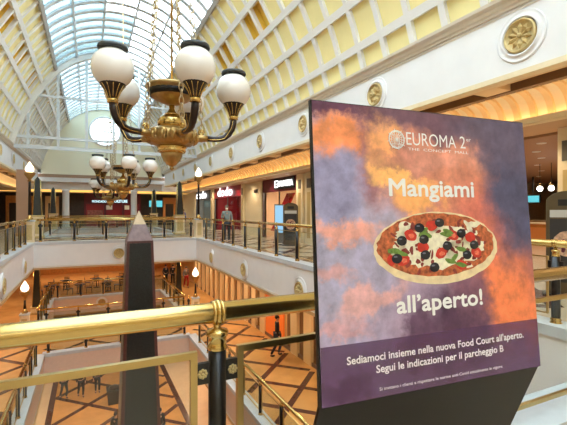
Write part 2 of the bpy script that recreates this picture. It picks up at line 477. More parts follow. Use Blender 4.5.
def vault(name, label, side, y0, n, R, ymat=YEL):
    s = 1 if side == 'right' else -1
    P = lambda deg, r: prof(deg if s > 0 else 180-deg, R, r-R)
    y1 = y0 + n*PITCH
    shell = MB(); poly = [P(-3 + (GA+3)*i/12, R+0.62) for i in range(13)] + [P(GA - (GA+3)*i/12, R+0.72) for i in range(13)]
    shell.prism(poly, (y0, y1))
    v = shell.build(name, WHITE); v['kind'] = 'structure'; v['label'] = label
    MB().prism([P(GA-0.9, R-0.04), P(GA+0.9, R-0.04), P(GA+0.9, R+0.72), P(GA-0.9, R+0.72)], (y0, y1)).build('glazing_curb', GREYCURB, v)
    def patch(d0, d1, r0, r1, w0, w1):
        pts = [P(d0+(d1-d0)*i/4, r0) for i in range(5)] + [P(d1-(d1-d0)*i/4, r1) for i in range(5)]
        return MB().prism(pts, (w0, w1))
    # longitudinal ribs
    for i in range(ROWS):
        d = BD[i]; patch(d-1.1, d+1.1, R, R+0.16, y0, y1).build('long_rib', RIBW, v)
    # transverse ribs and panels share meshes
    tr = patch(0, GA, R+0.02, R+0.16, -0.085, 0.085).mesh('cross_rib'); tr.materials.append(RIBW)
    trw = patch(0, GA, R-0.03, R+0.16, -0.22, 0.22).mesh('cross_rib'); trw.materials.append(RIBW)
    pm = []; dm = []
    for i in range(ROWS):
        m_ = patch(BD[i]+0.3, BD[i+1]-0.3, R+0.10, R+0.14, -PITCH/2+0.02, PITCH/2-0.02).mesh('coffer_panel'); m_.materials.append(ymat); pm.append(m_)
    d_ = MB()
    a, b = BD[3]+0.7, BD[4]-0.7
    def add(p): d_.v += p.v and []; o = len(d_.v); d_.v += p.v; d_.f += [tuple(q+o for q in f) for f in p.f]; d_.sm += p.sm
    add(patch(a, b, R+0.34, R+0.38, -0.43, 0.43)); add(patch(a, a+0.3, R+0.10, R+0.36, -0.43, 0.43)); add(patch(b-0.3, b, R+0.10, R+0.36, -0.43, 0.43))
    add(patch(a, b, R+0.10, R+0.36, -0.43, -0.41)); add(patch(a, b, R+0.10, R+0.36, 0.41, 0.43))
    dmesh = d_.mesh('deep_coffer'); dmesh.materials.append(YELD)
    for k in range(n+1):
        y = y0 + k*PITCH
        obj('cross_rib', trw if (s < 0 and k in (9, 23)) else tr, None, v, (0, y, 0))
    for k in range(n):
        y = y0 + (k+0.5)*PITCH
        for i in range(ROWS):
            if i == 3 and k % 4 in (0, 1): obj('deep_coffer', dmesh, None, v, (0, y, 0))
            else: obj('coffer_panel', pm[i], None, v, (0, y, 0))
    return v
def glazing(name, label, y0, n, R, tint=True):
    P = lambda deg, r: prof(deg, R, r-R)
    def patch(d0, d1, r0, r1, w0, w1, q=4):
        pts = [P(d0+(d1-d0)*i/q, r0) for i in range(q+1)] + [P(d1-(d1-d0)*i/q, r1) for i in range(q+1)]
        return MB().prism(pts, (w0, w1))
    y1 = y0+n*PITCH
    A, Bq = GA, 180-GA; nb = 5; dd = (Bq-A)/nb
    g = None
    for i in range(nb+1):
        mb = patch(A+dd*i-0.45 if i else A+0.05, A+dd*i+0.45 if i < nb else Bq-0.05, R-0.02, R+0.16, y0, y1)
        if g is None:
            g = mb.build(name, STEEL); g['kind'] = 'structure'; g['label'] = label
        else: mb.build('purlin', STEEL, g)
    arc = patch(A+0.01, Bq-0.01, R+0.04, R+0.13, -0.14, 0.14, 16).mesh('glazing_arch'); arc.materials.append(STEEL)
    thin = patch(A+0.01, Bq-0.01, R+0.07, R+0.12, -0.03, 0.03, 16).mesh('glazing_bar'); thin.materials.append(STEEL)
    pm = []
    for i in range(nb):
        for M in (PANE if tint else PANEM, PANEB):
            m_ = patch(A+dd*i+0.4, A+dd*(i+1)-0.4, R+0.10, R+0.115, -PITCH/2+0.02, PITCH/2-0.02, 3).mesh('glass_pane'); m_.materials.append(M); pm.append(m_)
    for k in range(n+1): obj('glazing_arch', arc, None, g, (0, y0+k*PITCH, 0))
    for k in range(n):
        y = y0+(k+0.5)*PITCH
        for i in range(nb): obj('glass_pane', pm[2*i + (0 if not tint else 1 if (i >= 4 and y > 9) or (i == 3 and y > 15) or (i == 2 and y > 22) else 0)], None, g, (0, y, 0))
    return g
VY0 = 7.265 - 14*PITCH           # -6.3
VN = 35
VY1 = VY0 + VN*PITCH             # ~27.6
vault('ceiling_vault_right', 'yellow coffered vault with white ribs on the right', 'right', VY0, VN, RV)
vault('ceiling_vault_left', 'yellow coffered vault with white ribs on the left', 'left', VY0, VN, RV)
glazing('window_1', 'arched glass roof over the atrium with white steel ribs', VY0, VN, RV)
R2 = 5.35
YELHAZE = mat('coffer_yellow_hazed', (228, 216, 180), 0.7)  # coffer yellow greyed: haze behind the screen put into the colour
vault('ceiling_vault_far_right', 'yellow coffered vault, haze in its colour, beyond the screen on the right', 'right', VY1+0.35, 15, R2, YELHAZE)
vault('ceiling_vault_far_left', 'yellow coffered vault, haze in its colour, beyond the screen on the left', 'left', VY1+0.35, 15, R2, YELHAZE)
glazing('window_2', 'arched glass roof beyond the white screen', VY1+0.35, 15, R2, False)
# arch between the vaults, near end tympanum
def arch_wall(name, y0, y1, r0, r1, m):
    pts = [prof(180*i/40, r0) for i in range(41)] + [prof(180-180*i/40, RV, r1) for i in range(41)]
    mb = MB()
    for i in range(40):
        q = [pts[i], pts[i+1], pts[80-i], pts[81-i]]
        mb.prism(q, (y0, y1))
    return struct(name, mb, m)
arch_wall('trim_17', VY1, VY1+0.35, R2-0.03, 0.75, RIBW)
struct('wall_near_gable', MB().prism([prof(180*i/40, RV, 0.75) for i in range(41)], (VY0-0.3, VY0)), WHITE)
# open steel screen in the arch
scr = thing('steel_screen', 'white steel grid screen filling the arch between the two vaults', 'screen', (XC, VY1+0.17, 5.4))
for x in (-4.65, -3.1, -1.55, 0, 1.55, 3.1, 4.65):
    h = max(z_ for x_, z_ in [prof(q_, R2) for q_ in range(181)] if abs(x_-XC) >= abs(x)) - 5.4
    B(x-0.075, x+0.075, -0.05, 0.05, 0, h).build('mullion', STEEL, scr)
for z, w in ((0.0, 0.22), (0.6, 0.16), (3.1, 0.13)):
    hx = max(abs(x_-XC) for x_, z_ in [prof(q_, R2) for q_ in range(181)] if z_ >= 5.4+z) if z else R2
    B(-hx, hx, -0.06, 0.06, z-w/2, z+w/2).build('transom', STEEL, scr)
# far lunette with round window
def lunette(y, zc, r, zbase):
    mb = MB(); n = 64; inner = []; outer = []
    for k in range(n):
        a = 2*PI*k/n; dx, dz = math.cos(a), math.sin(a)
        inner.append((XC+r*dx, zc+r*dz))
        best = 1e9
        bp = [(XC+R2+0.6, zbase)] + [prof(180*q/60, R2, 0.6) for q in range(61)] + [(XC-R2-0.6, zbase), (XC+R2+0.6, zbase)]
        for (ax, az), (bx_, bz) in zip(bp[:-1], bp[1:]):
            ex, ez = bx_-ax, bz-az; den = dx*ez - dz*ex
            if abs(den) < 1e-9: continue
            t_ = ((ax-XC)*ez - (az-zc)*ex)/den; u_ = ((ax-XC)*dz - (az-zc)*dx)/den
            if t_ > 0 and -1e-6 <= u_ <= 1+1e-6: best = min(best, t_)
        outer.append((XC+dx*best, zc+dz*best))
    for k in range(n):
        k2 = (k+1) % n
        mb.prism([inner[k], outer[k], outer[k2], inner[k2]], (y, y+0.3))
    return mb
YL = VY1+0.35+15*PITCH
lw = struct('wall_far_lunette', lunette(YL, 9.3, 1.35, 5.0), CREAMY, 'pale yellow end wall with a round window')
ringm = MB().tube([(XC+1.38*math.cos(2*PI*k/40), YL-0.03, 9.3+1.38*math.sin(2*PI*k/40)) for k in range(40)], 0.1, 8, True).build('window_ring', WHITE, lw)
MB().lathe([(1.36, 0), (1.36, 0.02)], 40, smooth=False).build('glass_pane', PANE, lw, (XC, YL+0.15, 9.3), (PI/2, 0, 0))
for a in range(4):
    d = PI*a/4
    MB().tube([(XC+1.36*math.cos(d), YL+0.1, 9.3+1.36*math.sin(d)), (XC-1.36*math.cos(d), YL+0.1, 9.3-1.36*math.sin(d))], 0.035, 6).build('window_bar', STEEL, lw)
MB().tube([(XC+0.6*math.cos(2*PI*k/24), YL+0.1, 9.3+0.6*math.sin(2*PI*k/24)) for k in range(24)], 0.035, 6, True).build('window_bar', STEEL, lw)
struct('wall_far_shoulder', MB().box(-12, -3.9, YL, YL+0.3, 3.6, 5.6).box(6.8, 15, YL, YL+0.3, 3.6, 5.6), WHITE)
struct('trim_18', B(-4.4, 7.3, YL-0.15, YL+0.3, 4.72, 5.0), mat('light_brown_beam', (168, 134, 108), 0.5), 'brown beam across the far end')
struct('trim_20', B(-4.4, 7.3, YL-0.1, YL+0.25, 4.3, 4.72), WHITE, 'white band under the far brown beam')
struct('trim_19', B(-9, 10, YL+0.6, YL+0.75, 3.62, 4.3), WHITE, 'white band over the far shops')
struct('ceiling_far', B(-12, 15, YL, YE+0.3, 4.3, 4.5), CEILB)
cf = struct('ceiling_far_cove', B(-9, 10, YL+0.9, YL+1.3, 3.55, 3.62), COVE, 'orange lit cove over the far shops')
B(-9, 10, YL+0.75, YL+0.8, 3.40, 3.62).build('cove_light_strip', emis('far_cove', (255, 190, 96), 1.1), cf)
struct('ceiling_far_low', B(-9, 10, YL+1.3, YE+0.3, 3.45, 3.55), CEILB)

# ------------------------------------------------------------------ downlights (fixtures with their own lamps)
DL = MB().lathe([(0.09, -0.012), (0.115, -0.014), (0.12, -0.004), (0.12, 0.0), (0.06, 0.0)], 16).mesh('trim_ring')
DLL = MB().lathe([(0.088, -0.010), (0.088, -0.004)], 16, smooth=False).mesh('lens')
DL.materials.append(WHITE); DLL.materials.append(LAMPW)
LD = {}
def lamp_data(power, col, size):
    k = (power, col, size)
    if k not in LD:
        l = bpy.data.lights.new('lamp', 'SPOT'); l.energy = power*1.5; l.color = col; l.shadow_soft_size = size
        l.spot_size = math.radians(150); l.spot_blend = 0.7
        LD[k] = l
    return LD[k]
WARM = (1.0, 0.77, 0.50); WARM2 = (1.0, 0.82, 0.6)
ORD = ['first', 'second', 'third', 'fourth', 'fifth', 'sixth', 'seventh', 'eighth', 'ninth', 'tenth', 'eleventh', 'twelfth', 'thirteenth', 'fourteenth', 'fifteenth', 'sixteenth']
GCOUNT = {}
def downlight(p, power, col, label, group, size=0.25):
    n_ = GCOUNT.get(group, 0); GCOUNT[group] = n_+1
    label = label + ', ' + ORD[n_] + (' from the near end' if not group in ('downlights under the upper bridge', 'downlights under the middle bridge', 'downlights before the far shops', 'downlights over the cafe terrace') else ' from the left')
    t = thing('downlight', label, 'light', p, 0, group)
    obj('trim_ring', DL, None, t); obj('lens', DLL, None, t)
    if power:
        l = bpy.data.objects.new('lamp', lamp_data(power, col, size)); COL.objects.link(l)
        l.parent = t; l.location = (0, 0, -0.05)
G1 = 'small round downlights in the right walkway ceiling'
for y in range(3, 40, 3): downlight((9.0, y, 3.46), 75, WARM2, 'small round downlight in the right walkway ceiling', G1)
for y in range(14, 42, 4): downlight((-6.6, y, 3.46), 75, WARM2, 'small round downlight in the left walkway ceiling', 'small round downlights in the left walkway ceiling')
for y in range(5, 36, 4):
    downlight((6.9, y, FB), 150, WARM, 'round downlight in the middle gallery ceiling on the right', 'downlights over the right middle gallery')
    downlight((-4.4, y, FB), 130, WARM, 'round downlight in the middle gallery ceiling on the left', 'downlights over the left middle gallery')
for x in (-1, 1.45, 4): downlight((x, 25.5, FB), 150, WARM, 'round downlight under the upper bridge', 'downlights under the upper bridge')
for y in (42,):
    for x in (-4.5, -1.5, 1.5, 4.5): downlight((x, y, FB), 140, WARM, 'round downlight in the ceiling over the cafe tables', 'downlights over the cafe terrace')
for x in (0, 3): downlight((x, 22.5, MZ-1.2), 160, WARM, 'round downlight under the middle bridge', 'downlights under the middle bridge')
for y in (10, 14, 18, 24, 28): downlight((6.6, y, MZ-1.2), 150, WARM, 'round downlight over the right side of the ground floor', 'downlights over the ground floor right'); downlight((-4, y, MZ-1.2), 150, WARM, 'round downlight over the left side of the ground floor', 'downlights over the ground floor left')
for x in (-4, 0, 4, 8): downlight((x, 44.5, 3.45), 60, WARM2, 'small round downlight before the far shops', 'downlights before the far shops')

# ------------------------------------------------------------------ balustrades
RAILZ = 1.105
POSTF = MB().lathe([(0.056, 0.10), (0.056, 0.93)], 16).mesh('post'); POSTF.materials.append(BLACK)
POST = MB().lathe([(0.043, 0.10), (0.043, 0.93)], 20).mesh('post'); POST.materials.append(BLACK)
FOOT = MB().lathe([(0.085, 0.0), (0.085, 0.02), (0.06, 0.05), (0.07, 0.075), (0.052, 0.10), (0.05, 0.14), (0.03, 0.14)], 20).mesh('brass_foot'); FOOT.materials.append(BRASS)
COLL = MB().lathe([(0.044, 0.925), (0.049, 0.93), (0.049, 0.945), (0.045, 0.95), (0.045, 0.99), (0.054, 0.995), (0.056, 1.01), (0.05, 1.02), (0.02, 1.03), (0.018, 1.06), (0.02, 1.08)], 20).mesh('brass_collar'); COLL.materials.append(BRASS)
CL_ = MB()
for a in (-0.02, 0.0, 0.02):
    CL_.tube([(a, 0.049*math.cos(2*PI*k/20), RAILZ+0.049*math.sin(2*PI*k/20)) for k in range(20)], 0.015 if a == 0 else 0.010, 8, True)
CLAMP = CL_.mesh('rail_clamp'); CLAMP.materials.append(BRASS)
BRK = MB().box(-0.105, 0.105, -0.012, 0.012, 0.77, 0.87).mesh('bracket'); BRK.materials.append(BLACK)
def small_ros(x):
    mb = MB()
    for k in range(8):
        a = 2*PI*k/8
        mb.sphere((x+0.017*math.cos(a), -0.013, 0.82+0.017*math.sin(a)), 0.0085, 8, 5)
    mb.sphere((x, -0.015, 0.82), 0.009, 8, 5)
    return mb.mesh('bracket_rosette')
SR = [small_ros(-0.075), small_ros(0.075)]
for m_ in SR: m_.materials.append(GOLDP)
FR = {}
def frame_mesh(w, t):
    k = (round(w, 2), t)
    if k not in FR:
        mb = MB(); z0, z1 = 0.13, 0.93
        mb.box(0, w, -0.014, 0.014, z1-t, z1).box(0, w, -0.014, 0.014, z0, z0+t).box(0, t, -0.014, 0.014, z0+t, z1-t).box(w-t, w, -0.014, 0.014, z0+t, z1-t)
        a = mb.mesh('panel_frame'); a.materials.append(mat('frame_brass', (196, 170, 112), 0.3, 1.0, noise=0.08, nscale=5))
        g = MB().box(t, w-t, -0.005, 0.005, z0+t, z1-t).mesh('glass_panel'); g.materials.append(GLASS)
        FR[k] = (a, g)
    return FR[k]
def balustrade(label, p0, p1, z, posts, ros=False, near=False):
    p0 = Vector((*p0, 0)); p1 = Vector((*p1, 0)); L = (p1-p0).length
    t = thing('balustrade', label, 'balustrade', (p0.x, p0.y, z), math.atan2(p1.y-p0.y, p1.x-p0.x))
    MB().tube([(0, 0, RAILZ), (L, 0, RAILZ)], 0.05, 20).build('handrail', BRASS, t)
    for x in posts:
        p = obj('post', POST if near else POSTF, None, t, (x, 0, 0))
        obj('brass_foot', FOOT, None, p); obj('brass_collar', COLL, None, p); obj('rail_clamp', CLAMP, None, p); obj('bracket', BRK, None, p)
        if ros:
            obj('bracket_rosette', SR[0], None, p); obj('bracket_rosette', SR[1], None, p)
    for a, b in zip(posts[:-1], posts[1:]):
        fm, gm = frame_mesh(b-a-0.20, 0.032 if near else 0.02)
        f = obj('panel_frame', fm, None, t, (a+0.10, 0, 0)); obj('glass_panel', gm, None, f)
    return t
def rng(a, b, st):
    o = []
    while a < b: o.append(a); a += st
    return o
balustrade('nearest brass balustrade with thick handrail in the foreground', (-6.0, 1.9), (5.5, 1.9), 0.0, [0.566+6.0+1.7*k for k in range(-3, 3)], True, True)
RX = XR+0.12; LX = XL-0.12
balustrade('long brass railed balustrade on the upper right before the shops', (RX, 1.98), (RX, YF-0.15), 0.05, [10.77-1.98+1.5*k for k in range(-5, 8)], True)
balustrade('brass railed balustrade along the upper left gallery edge', (LX, 3.0), (LX, YF-0.15), 0.05, rng(0.3, 19.8, 1.5))
balustrade('brass railed balustrade across the near edge of the upper bridge', (LX+0.3, YF+0.12), (RX-0.3, YF+0.12), 0.05, rng(0.15, 7.6, 1.48))
balustrade('brass railed balustrade on the far edge of the upper bridge', (LX+0.3, YB0-0.12), (RX-0.3, YB0-0.12), 0.05, rng(0.15, 7.6, 1.48))
balustrade('far upper balustrade facing the bookshop', (LX, YB1+0.12), (RX, YB1+0.12), 0.05, rng(0.45, 8.2, 1.48))
balustrade('lower balustrade right of the tall obelisk on the middle gallery', (MXR+0.12, 6.5), (MXR+0.12, MYF), MZ+0.05, rng(0.4, 13.9, 1.5))
balustrade('lower balustrade left of the tall obelisk on the middle gallery', (MXL-0.12, 6.5), (MXL-0.12, MYF), MZ+0.05, rng(0.4, 13.9, 1.5))
balustrade('balustrade on the near edge of the middle bridge', (MXL, MYF+0.12), (MXR, MYF+0.12), MZ+0.05, rng(0.2, 6.5, 1.5))
balustrade('balustrade on the far edge of the middle bridge', (MBL, MB0-0.12), (MBR, MB0-0.12), MZ+0.05, rng(0.3, 8.1, 1.5))
balustrade('balustrade in front of the cafe tables', (MBL, MB1+0.12), (MBR, MB1+0.12), MZ+0.05, rng(0.3, 8.1, 1.5))
balustrade('balustrade at the right of the second middle opening', (MBR+0.12, MB0), (MBR+0.12, MB1), MZ+0.05, rng(0.5, 8.4, 1.5))
balustrade('balustrade at the left of the second middle opening', (MBL-0.12, MB0), (MBL-0.12, MB1), MZ+0.05, rng(0.5, 8.4, 1.5))

# ------------------------------------------------------------------ tall obelisk
ob = thing('obelisk', 'tall dark granite obelisk with pointed cap rising through the atrium', 'obelisk', (XC, 13.5, GZ))
B(-0.95, 0.95, -0.95, 0.95, 0, 0.5).build('plinth', PORPH, ob)
B(-0.78, 0.78, -0.78, 0.78, 0.5, 1.3).build('plinth', GRANITE, ob)
MB().frustum(0, 0, 1.3, 10.17, 0.69, 0.385).build('shaft', PORPH, ob)
for a in range(4):
    mb = MB(); ang = a*PI/2; c, s_ = math.cos(ang), math.sin(ang)
    def q(x, y, z): return (x*c-y*s_, x*s_+y*c, z)
    mb.add([q(-0.57, -0.694, 1.4), q(0.57, -0.694, 1.4), q(0.31, -0.394, 10.1), q(-0.31, -0.394, 10.1), q(-0.57, -0.66, 1.4), q(0.57, -0.66, 1.4), q(0.31, -0.36, 10.1), q(-0.31, -0.36, 10.1)],
           [(0,1,2,3),(7,6,5,4),(0,4,5,1),(1,5,6,2),(2,6,7,3),(3,7,4,0)])
    mb.build('granite_panel', GRANITE, ob)
MB().frustum(0, 0, 10.17, 10.68, 0.385, 0.19).build('cap', STONEP, ob)
MB().frustum(0, 0, 10.68, 11.1, 0.19, 0.01).build('cap_tip', mat('pale_marble', (214, 190, 150), 0.35, noise=0.1), ob)

# small obelisks on pedestals
def small_obelisk(label, p, ped, h):
    t = thing('pedestal_obelisk', label, 'obelisk', p, 0, 'small dark obelisks with gold edges')
    MB().bbox(-0.36, 0.36, -0.36, 0.36, 0, 0.12, 0.02).build('plinth', GOLDP, t)
    B(-0.3, 0.3, -0.3, 0.3, 0.12, ped-0.1).build('pedestal', CREAM, t)
    if ped > 0.6: B(-0.2, 0.2, -0.31, -0.29, 0.25, ped-0.2).build('pedestal_panel', GOLDP, t)
    MB().bbox(-0.34, 0.34, -0.34, 0.34, ped-0.1, ped, 0.02).build('pedestal_cap', GOLDP, t)
    MB().frustum(0, 0, ped, ped+h*0.92, 0.23, 0.13).build('shaft', GRANITE, t)
    MB().frustum(0, 0, ped+h*0.92, ped+h, 0.13, 0.005).build('shaft_tip', GRANITE, t)
    for sx in (-1, 1):
        for sy in (-1, 1):
            MB().tube([(sx*0.23, sy*0.23, ped), (sx*0.13, sy*0.13, ped+h*0.92)], 0.022, 6).build('gold_edge', BRASS, t)
small_obelisk('larger dark gold-edged obelisk at the left of the upper bridge', (-2.72, YB0-0.65, 0), 1.35, 2.3)
small_obelisk('larger dark gold-edged obelisk at the right of the upper bridge', (5.62, YB0-0.65, 0), 1.35, 2.3)
small_obelisk('smaller distant gold-edged obelisk on the upper left', (-2.72, YB1+0.62, 0), 1.4, 2.25)
small_obelisk('smaller distant gold-edged obelisk on the upper right', (5.6, YB1+0.62, 0), 1.4, 2.25)
small_obelisk('dark gold-edged obelisk on the middle gallery left of the cafe', (-2.87, 29.0, MZ), 0.45, 2.7)
small_obelisk('dark gold-edged obelisk on the middle gallery right of the cafe', (5.77, 29.0, MZ), 0.45, 2.7)

def torchere(label, p, hz):
    t = thing('torch_lamp', label, 'lamp', p, 0, 'gold torch lamps at the balustrade corners')
    MB().bbox(-0.2, 0.2, -0.2, 0.2, 0, 1.08, 0.02).build('pedestal', CREAM, t)
    B(-0.12, 0.12, -0.21, -0.19, 0.2, 0.92).build('pedestal_panel', GOLDP, t)
    MB().bbox(-0.23, 0.23, -0.23, 0.23, 1.08, 1.16, 0.02).build('pedestal_cap', GREYB, t)
    MB().lathe([(0.12, 1.16), (0.15, 1.22), (0.08, 1.32), (0.06, 1.45)], 16).build('base_knob', BRASS, t)
    MB().lathe([(0.07, 1.4), (0.055, hz-0.85), (0.05, hz-0.6)], 14).build('pole', DKBROWN, t)
    MB().lathe([(0.05, hz-0.62), (0.1, hz-0.58), (0.05, hz-0.52), (0.12, hz-0.44), (0.22, hz-0.3), (0.26, hz-0.18), (0.24, hz-0.17), (0.1, hz-0.2)], 20).build('bowl', BRASSD, t)
    MB().lathe([(0.05, hz-0.2), (0.16, hz-0.12), (0.19, hz-0.02), (0.15, hz+0.12), (0.07, hz+0.25), (0.01, hz+0.36)], 18).build('flame_glass', FLAME, t)
torchere('gold torch lamp at the far left corner of the upper balustrade', (LX, YF+0.12, 0), 3.65)
torchere('gold torch lamp at the far right corner of the upper balustrade', (RX, YF+0.12, 0), 3.75)
torchere('gold torch lamp on the middle gallery at the left bridge corner', (-2.9, 24.0, MZ), 2.45)
torchere('gold torch lamp on the middle gallery at the right bridge corner', (5.8, 24.0, MZ), 2.6)

# ------------------------------------------------------------------ chandeliers
def chandelier(label, loc, chain_top=8.6):
    t = thing('chandelier', label, 'chandelier', loc, 0, 'globe chandeliers along the vault')
    Z = 2.42
    L = lambda pr: [(r, z-Z) for r, z in pr]
    MB().lathe(L([(0.022, 3.95), (0.022, 11.6)]), 8).build('rod', BRASS, t)
    leaf = lambda n, d: (lambda a, z: 1 + d*abs(math.sin(n*a/2)))
    b = MB().lathe(L([(0.04, 3.64), (0.12, 3.655), (0.22, 3.70), (0.34, 3.76), (0.40, 3.82), (0.42, 3.88), (0.46, 3.93), (0.49, 3.97), (0.47, 4.0), (0.3, 3.98)]), 48, mod=leaf(24, 0.03)).build('bowl', BRASSD, t)
    MB().lathe(L([(0.40, 3.80), (0.43, 3.81), (0.45, 3.86), (0.445, 3.905), (0.41, 3.915)]), 36).build('bowl_band', BLACKM, b)
    MB().lathe(L([(0.05, 3.66), (0.055, 3.57), (0.07, 3.54), (0.10, 3.49), (0.14, 3.47), (0.14, 3.45), (0.1, 3.44)]), 24).build('stem', BRASS, t)
    MB().lathe(L([(0.1, 3.45), (0.19, 3.43), (0.26, 3.36), (0.275, 3.29), (0.25, 3.2), (0.2, 3.17)]), 32).build('vase', BRASS, t)
    bd = MB().lathe(L([(0.2, 3.2), (0.32, 3.19), (0.41, 3.13), (0.45, 3.06), (0.44, 2.97), (0.38, 2.9), (0.3, 2.86), (0.24, 2.85)]), 60, mod=leaf(10, 0.09)).build('body', BRASSD, t)
    lf = MB()
    for zz, rr, sc_l in ((3.06, 0.46, 1.0), (2.97, 0.45, 0.8)):
        lf.sphere((rr, 0, zz-Z), 0.085*sc_l, 10, 8, (0.45, 0.95, 1.0))
    lf.tube([(0.40+0.10*math.sin(q), 0.0, 3.13-Z-0.24*q/3.0) for q in (0, 0.6, 1.2, 1.8, 2.4, 3.0)], [0.02, 0.03, 0.034, 0.03, 0.025, 0.01], 8)
    lfm = lf.mesh('acanthus_leaf'); lfm.materials.append(BRASSD)
    for k in range(15):
        obj('acanthus_leaf', lfm, None, bd, None, (0, 0, 2*PI*k/15))
    MB().lathe(L([(0.2, 2.86), (0.27, 2.85), (0.28, 2.82), (0.25, 2.79), (0.27, 2.77), (0.25, 2.73), (0.2, 2.71)]), 32).build('lower_plate', BRASS, t)
    MB().lathe(L([(0.2, 2.72), (0.19, 2.66), (0.15, 2.57), (0.08, 2.49), (0.03, 2.46), (0.03, 2.44), (0.045, 2.43), (0.03, 2.40), (0.01, 2.385)]), 30, mod=leaf(16, 0.04)).build('finial', BRASSD, t)
    # five arms; the angles are measured in the hall
    for k in range(5):
        phi = math.radians(56+72*k)
        ca = math.cos(phi); sa = -math.sin(phi)
        y = math.radians(26)
        dx = ca*math.cos(y) + sa*math.sin(y); dy = -ca*math.sin(y) + sa*math.cos(y)
        ang = math.atan2(dy, dx)
        u = Vector((math.cos(ang), math.sin(ang), 0)); w = Vector((-u.y, u.x, 0))
        def at(r, z): return u*r + Vector((0, 0, z-Z))
        pts = [at(0.66, 3.03), at(0.80, 3.025), at(0.92, 3.035), at(1.02, 3.07), at(1.10, 3.14), at(1.16, 3.24), at(1.19, 3.34), at(1.20, 3.44)]
        arm = MB().tube(pts, [0.055, 0.056, 0.058, 0.06, 0.062, 0.064, 0.066, 0.066], 14).build('arm', DKBROWN, t)
        for sgn in (-1, 1):
            MB().tube([p + w*sgn*0.054 + Vector((0,0,0.0)) - (u*0.02 if i > 3 else Vector((0,0,0.02))) for i, p in enumerate(pts)], 0.010, 6).build('gold_line', BRASS, arm)
        MB().tube([at(0.40, 3.03), at(0.52, 3.03), at(0.56, 3.03), at(0.6, 3.03), at(0.68, 3.03)], [0.085, 0.07, 0.078, 0.064, 0.062], 14).build('arm_root', BRASSD, arm)
        c = at(1.20, Z); cc = (c.x, c.y, -0.04)
        MB().lathe(L([(0.068, 3.47), (0.095, 3.48), (0.085, 3.51), (0.1, 3.53), (0.07, 3.55)]), 20, cc).build('gold_collar', BRASS, arm)
        so = MB().lathe(L([(0.07, 3.54), (0.09, 3.58), (0.115, 3.65), (0.155, 3.72), (0.205, 3.78), (0.215, 3.80), (0.2, 3.81)]), 24, cc).build('socket', DKBROWN, arm)
        fl_ = MB()
        for j in range(12):
            aa = 2*PI*j/12
            fl_.tube([(c.x+r*math.cos(aa), c.y+r*math.sin(aa), z-Z-0.04) for r, z in ((0.078, 3.55), (0.098, 3.6), (0.122, 3.66), (0.16, 3.725), (0.2, 3.775))], 0.009, 5)
        fl_.build('socket_fluting', BRASS, arm)
        g = MB().sphere((c.x, c.y, 4.025-Z), 0.345, 32, 20).build('globe', GLOBE, arm)
        MB().lathe(L([(0.15, 4.375), (0.235, 4.365), (0.245, 4.40), (0.235, 4.435), (0.15, 4.45)]), 28, cc).build('globe_cap', mat('cap_black', (52, 56, 58), 0.5), arm)
        # chain and scroll, set between the arms
        a2 = ang; u2 = Vector((math.cos(a2), math.sin(a2), 0)); w2 = Vector((-u2.y, u2.x, 0))
        sc_ = MB().tube([u2*(0.56+0.06*math.cos(q_)*(1-q_/14)) + Vector((0, 0, 3.14-Z+0.06*math.sin(q_)*(1-q_/14))) for q_ in [0.5*i for i in range(20)]], 0.022, 8).build('scroll', BRASS, t)
        ch = MB(); p0 = u2*0.58 + Vector((0,0,3.16-Z)); p1 = u2*0.10 + Vector((0,0,chain_top-Z)); n = int((p1-p0).length/0.128)
        dv = (p1-p0).normalized(); sx = dv.cross(w2).normalized()
        for i in range(n):
            pc = p0 + (p1-p0)*((i+0.5)/n); side = w2 if i % 2 else sx
            ch.tube([pc + dv*0.084*math.sin(2*PI*j/12) + side*0.042*math.cos(2*PI*j/12) for j in range(12)], 0.011, 5, True)
        ch.build('chain', mat('chain_metal', (196, 176, 140), 0.3, 0.9), t)
    MB().lathe(L([(0.02, chain_top-0.05), (0.11, chain_top-0.03), (0.13, chain_top), (0.11, chain_top+0.03), (0.02, chain_top+0.1)]), 20).build('chain_ring', BRASS, t)
    MB().lathe(L([(0.2, 11.58), (0.18, 11.5), (0.05, 11.44)]), 20).build('canopy', BRASS, t)
    return t
C1 = chandelier('large near globe chandelier with five white globes on dark arms', (1.45, 7.9, 2.42))
def chand_copy(label, loc, top):
    c = copy_tree(C1); c.location = loc; c['label'] = label
    for ch in c.children:
        if ch.name.startswith('rod'): ch.scale.z = (top-loc[2])/9.18
        if ch.name.startswith('canopy'): ch.location.z = top-loc[2]-9.18
    return c
chand_copy('second globe chandelier, hanging above the upper bridge', (1.45, 20.0, 2.12), APEX+0.02)
chand_copy('farthest and smallest globe chandelier, behind the second one', (1.45, 32.0, 1.92), ZS+(APEX-ZS)*R2/RV+0.02)

# ------------------------------------------------------------------ poster stand
PW, PH, LEAN, PYAW = 1.2115, 1.2327, 0.0789, -0.0875
ps = thing('poster_stand', 'large advertising stand with pizza poster in front of the railing', 'sign', (0.81, 1.329, 0.0), PYAW)
up = Vector((0, math.sin(LEAN), math.cos(LEAN)))
pan = MB().box(0, PW, 0.003, 0.014, 0, PH).build('poster_panel', BLACKM, ps, (0, 0, 0.83), (-LEAN, 0, 0))
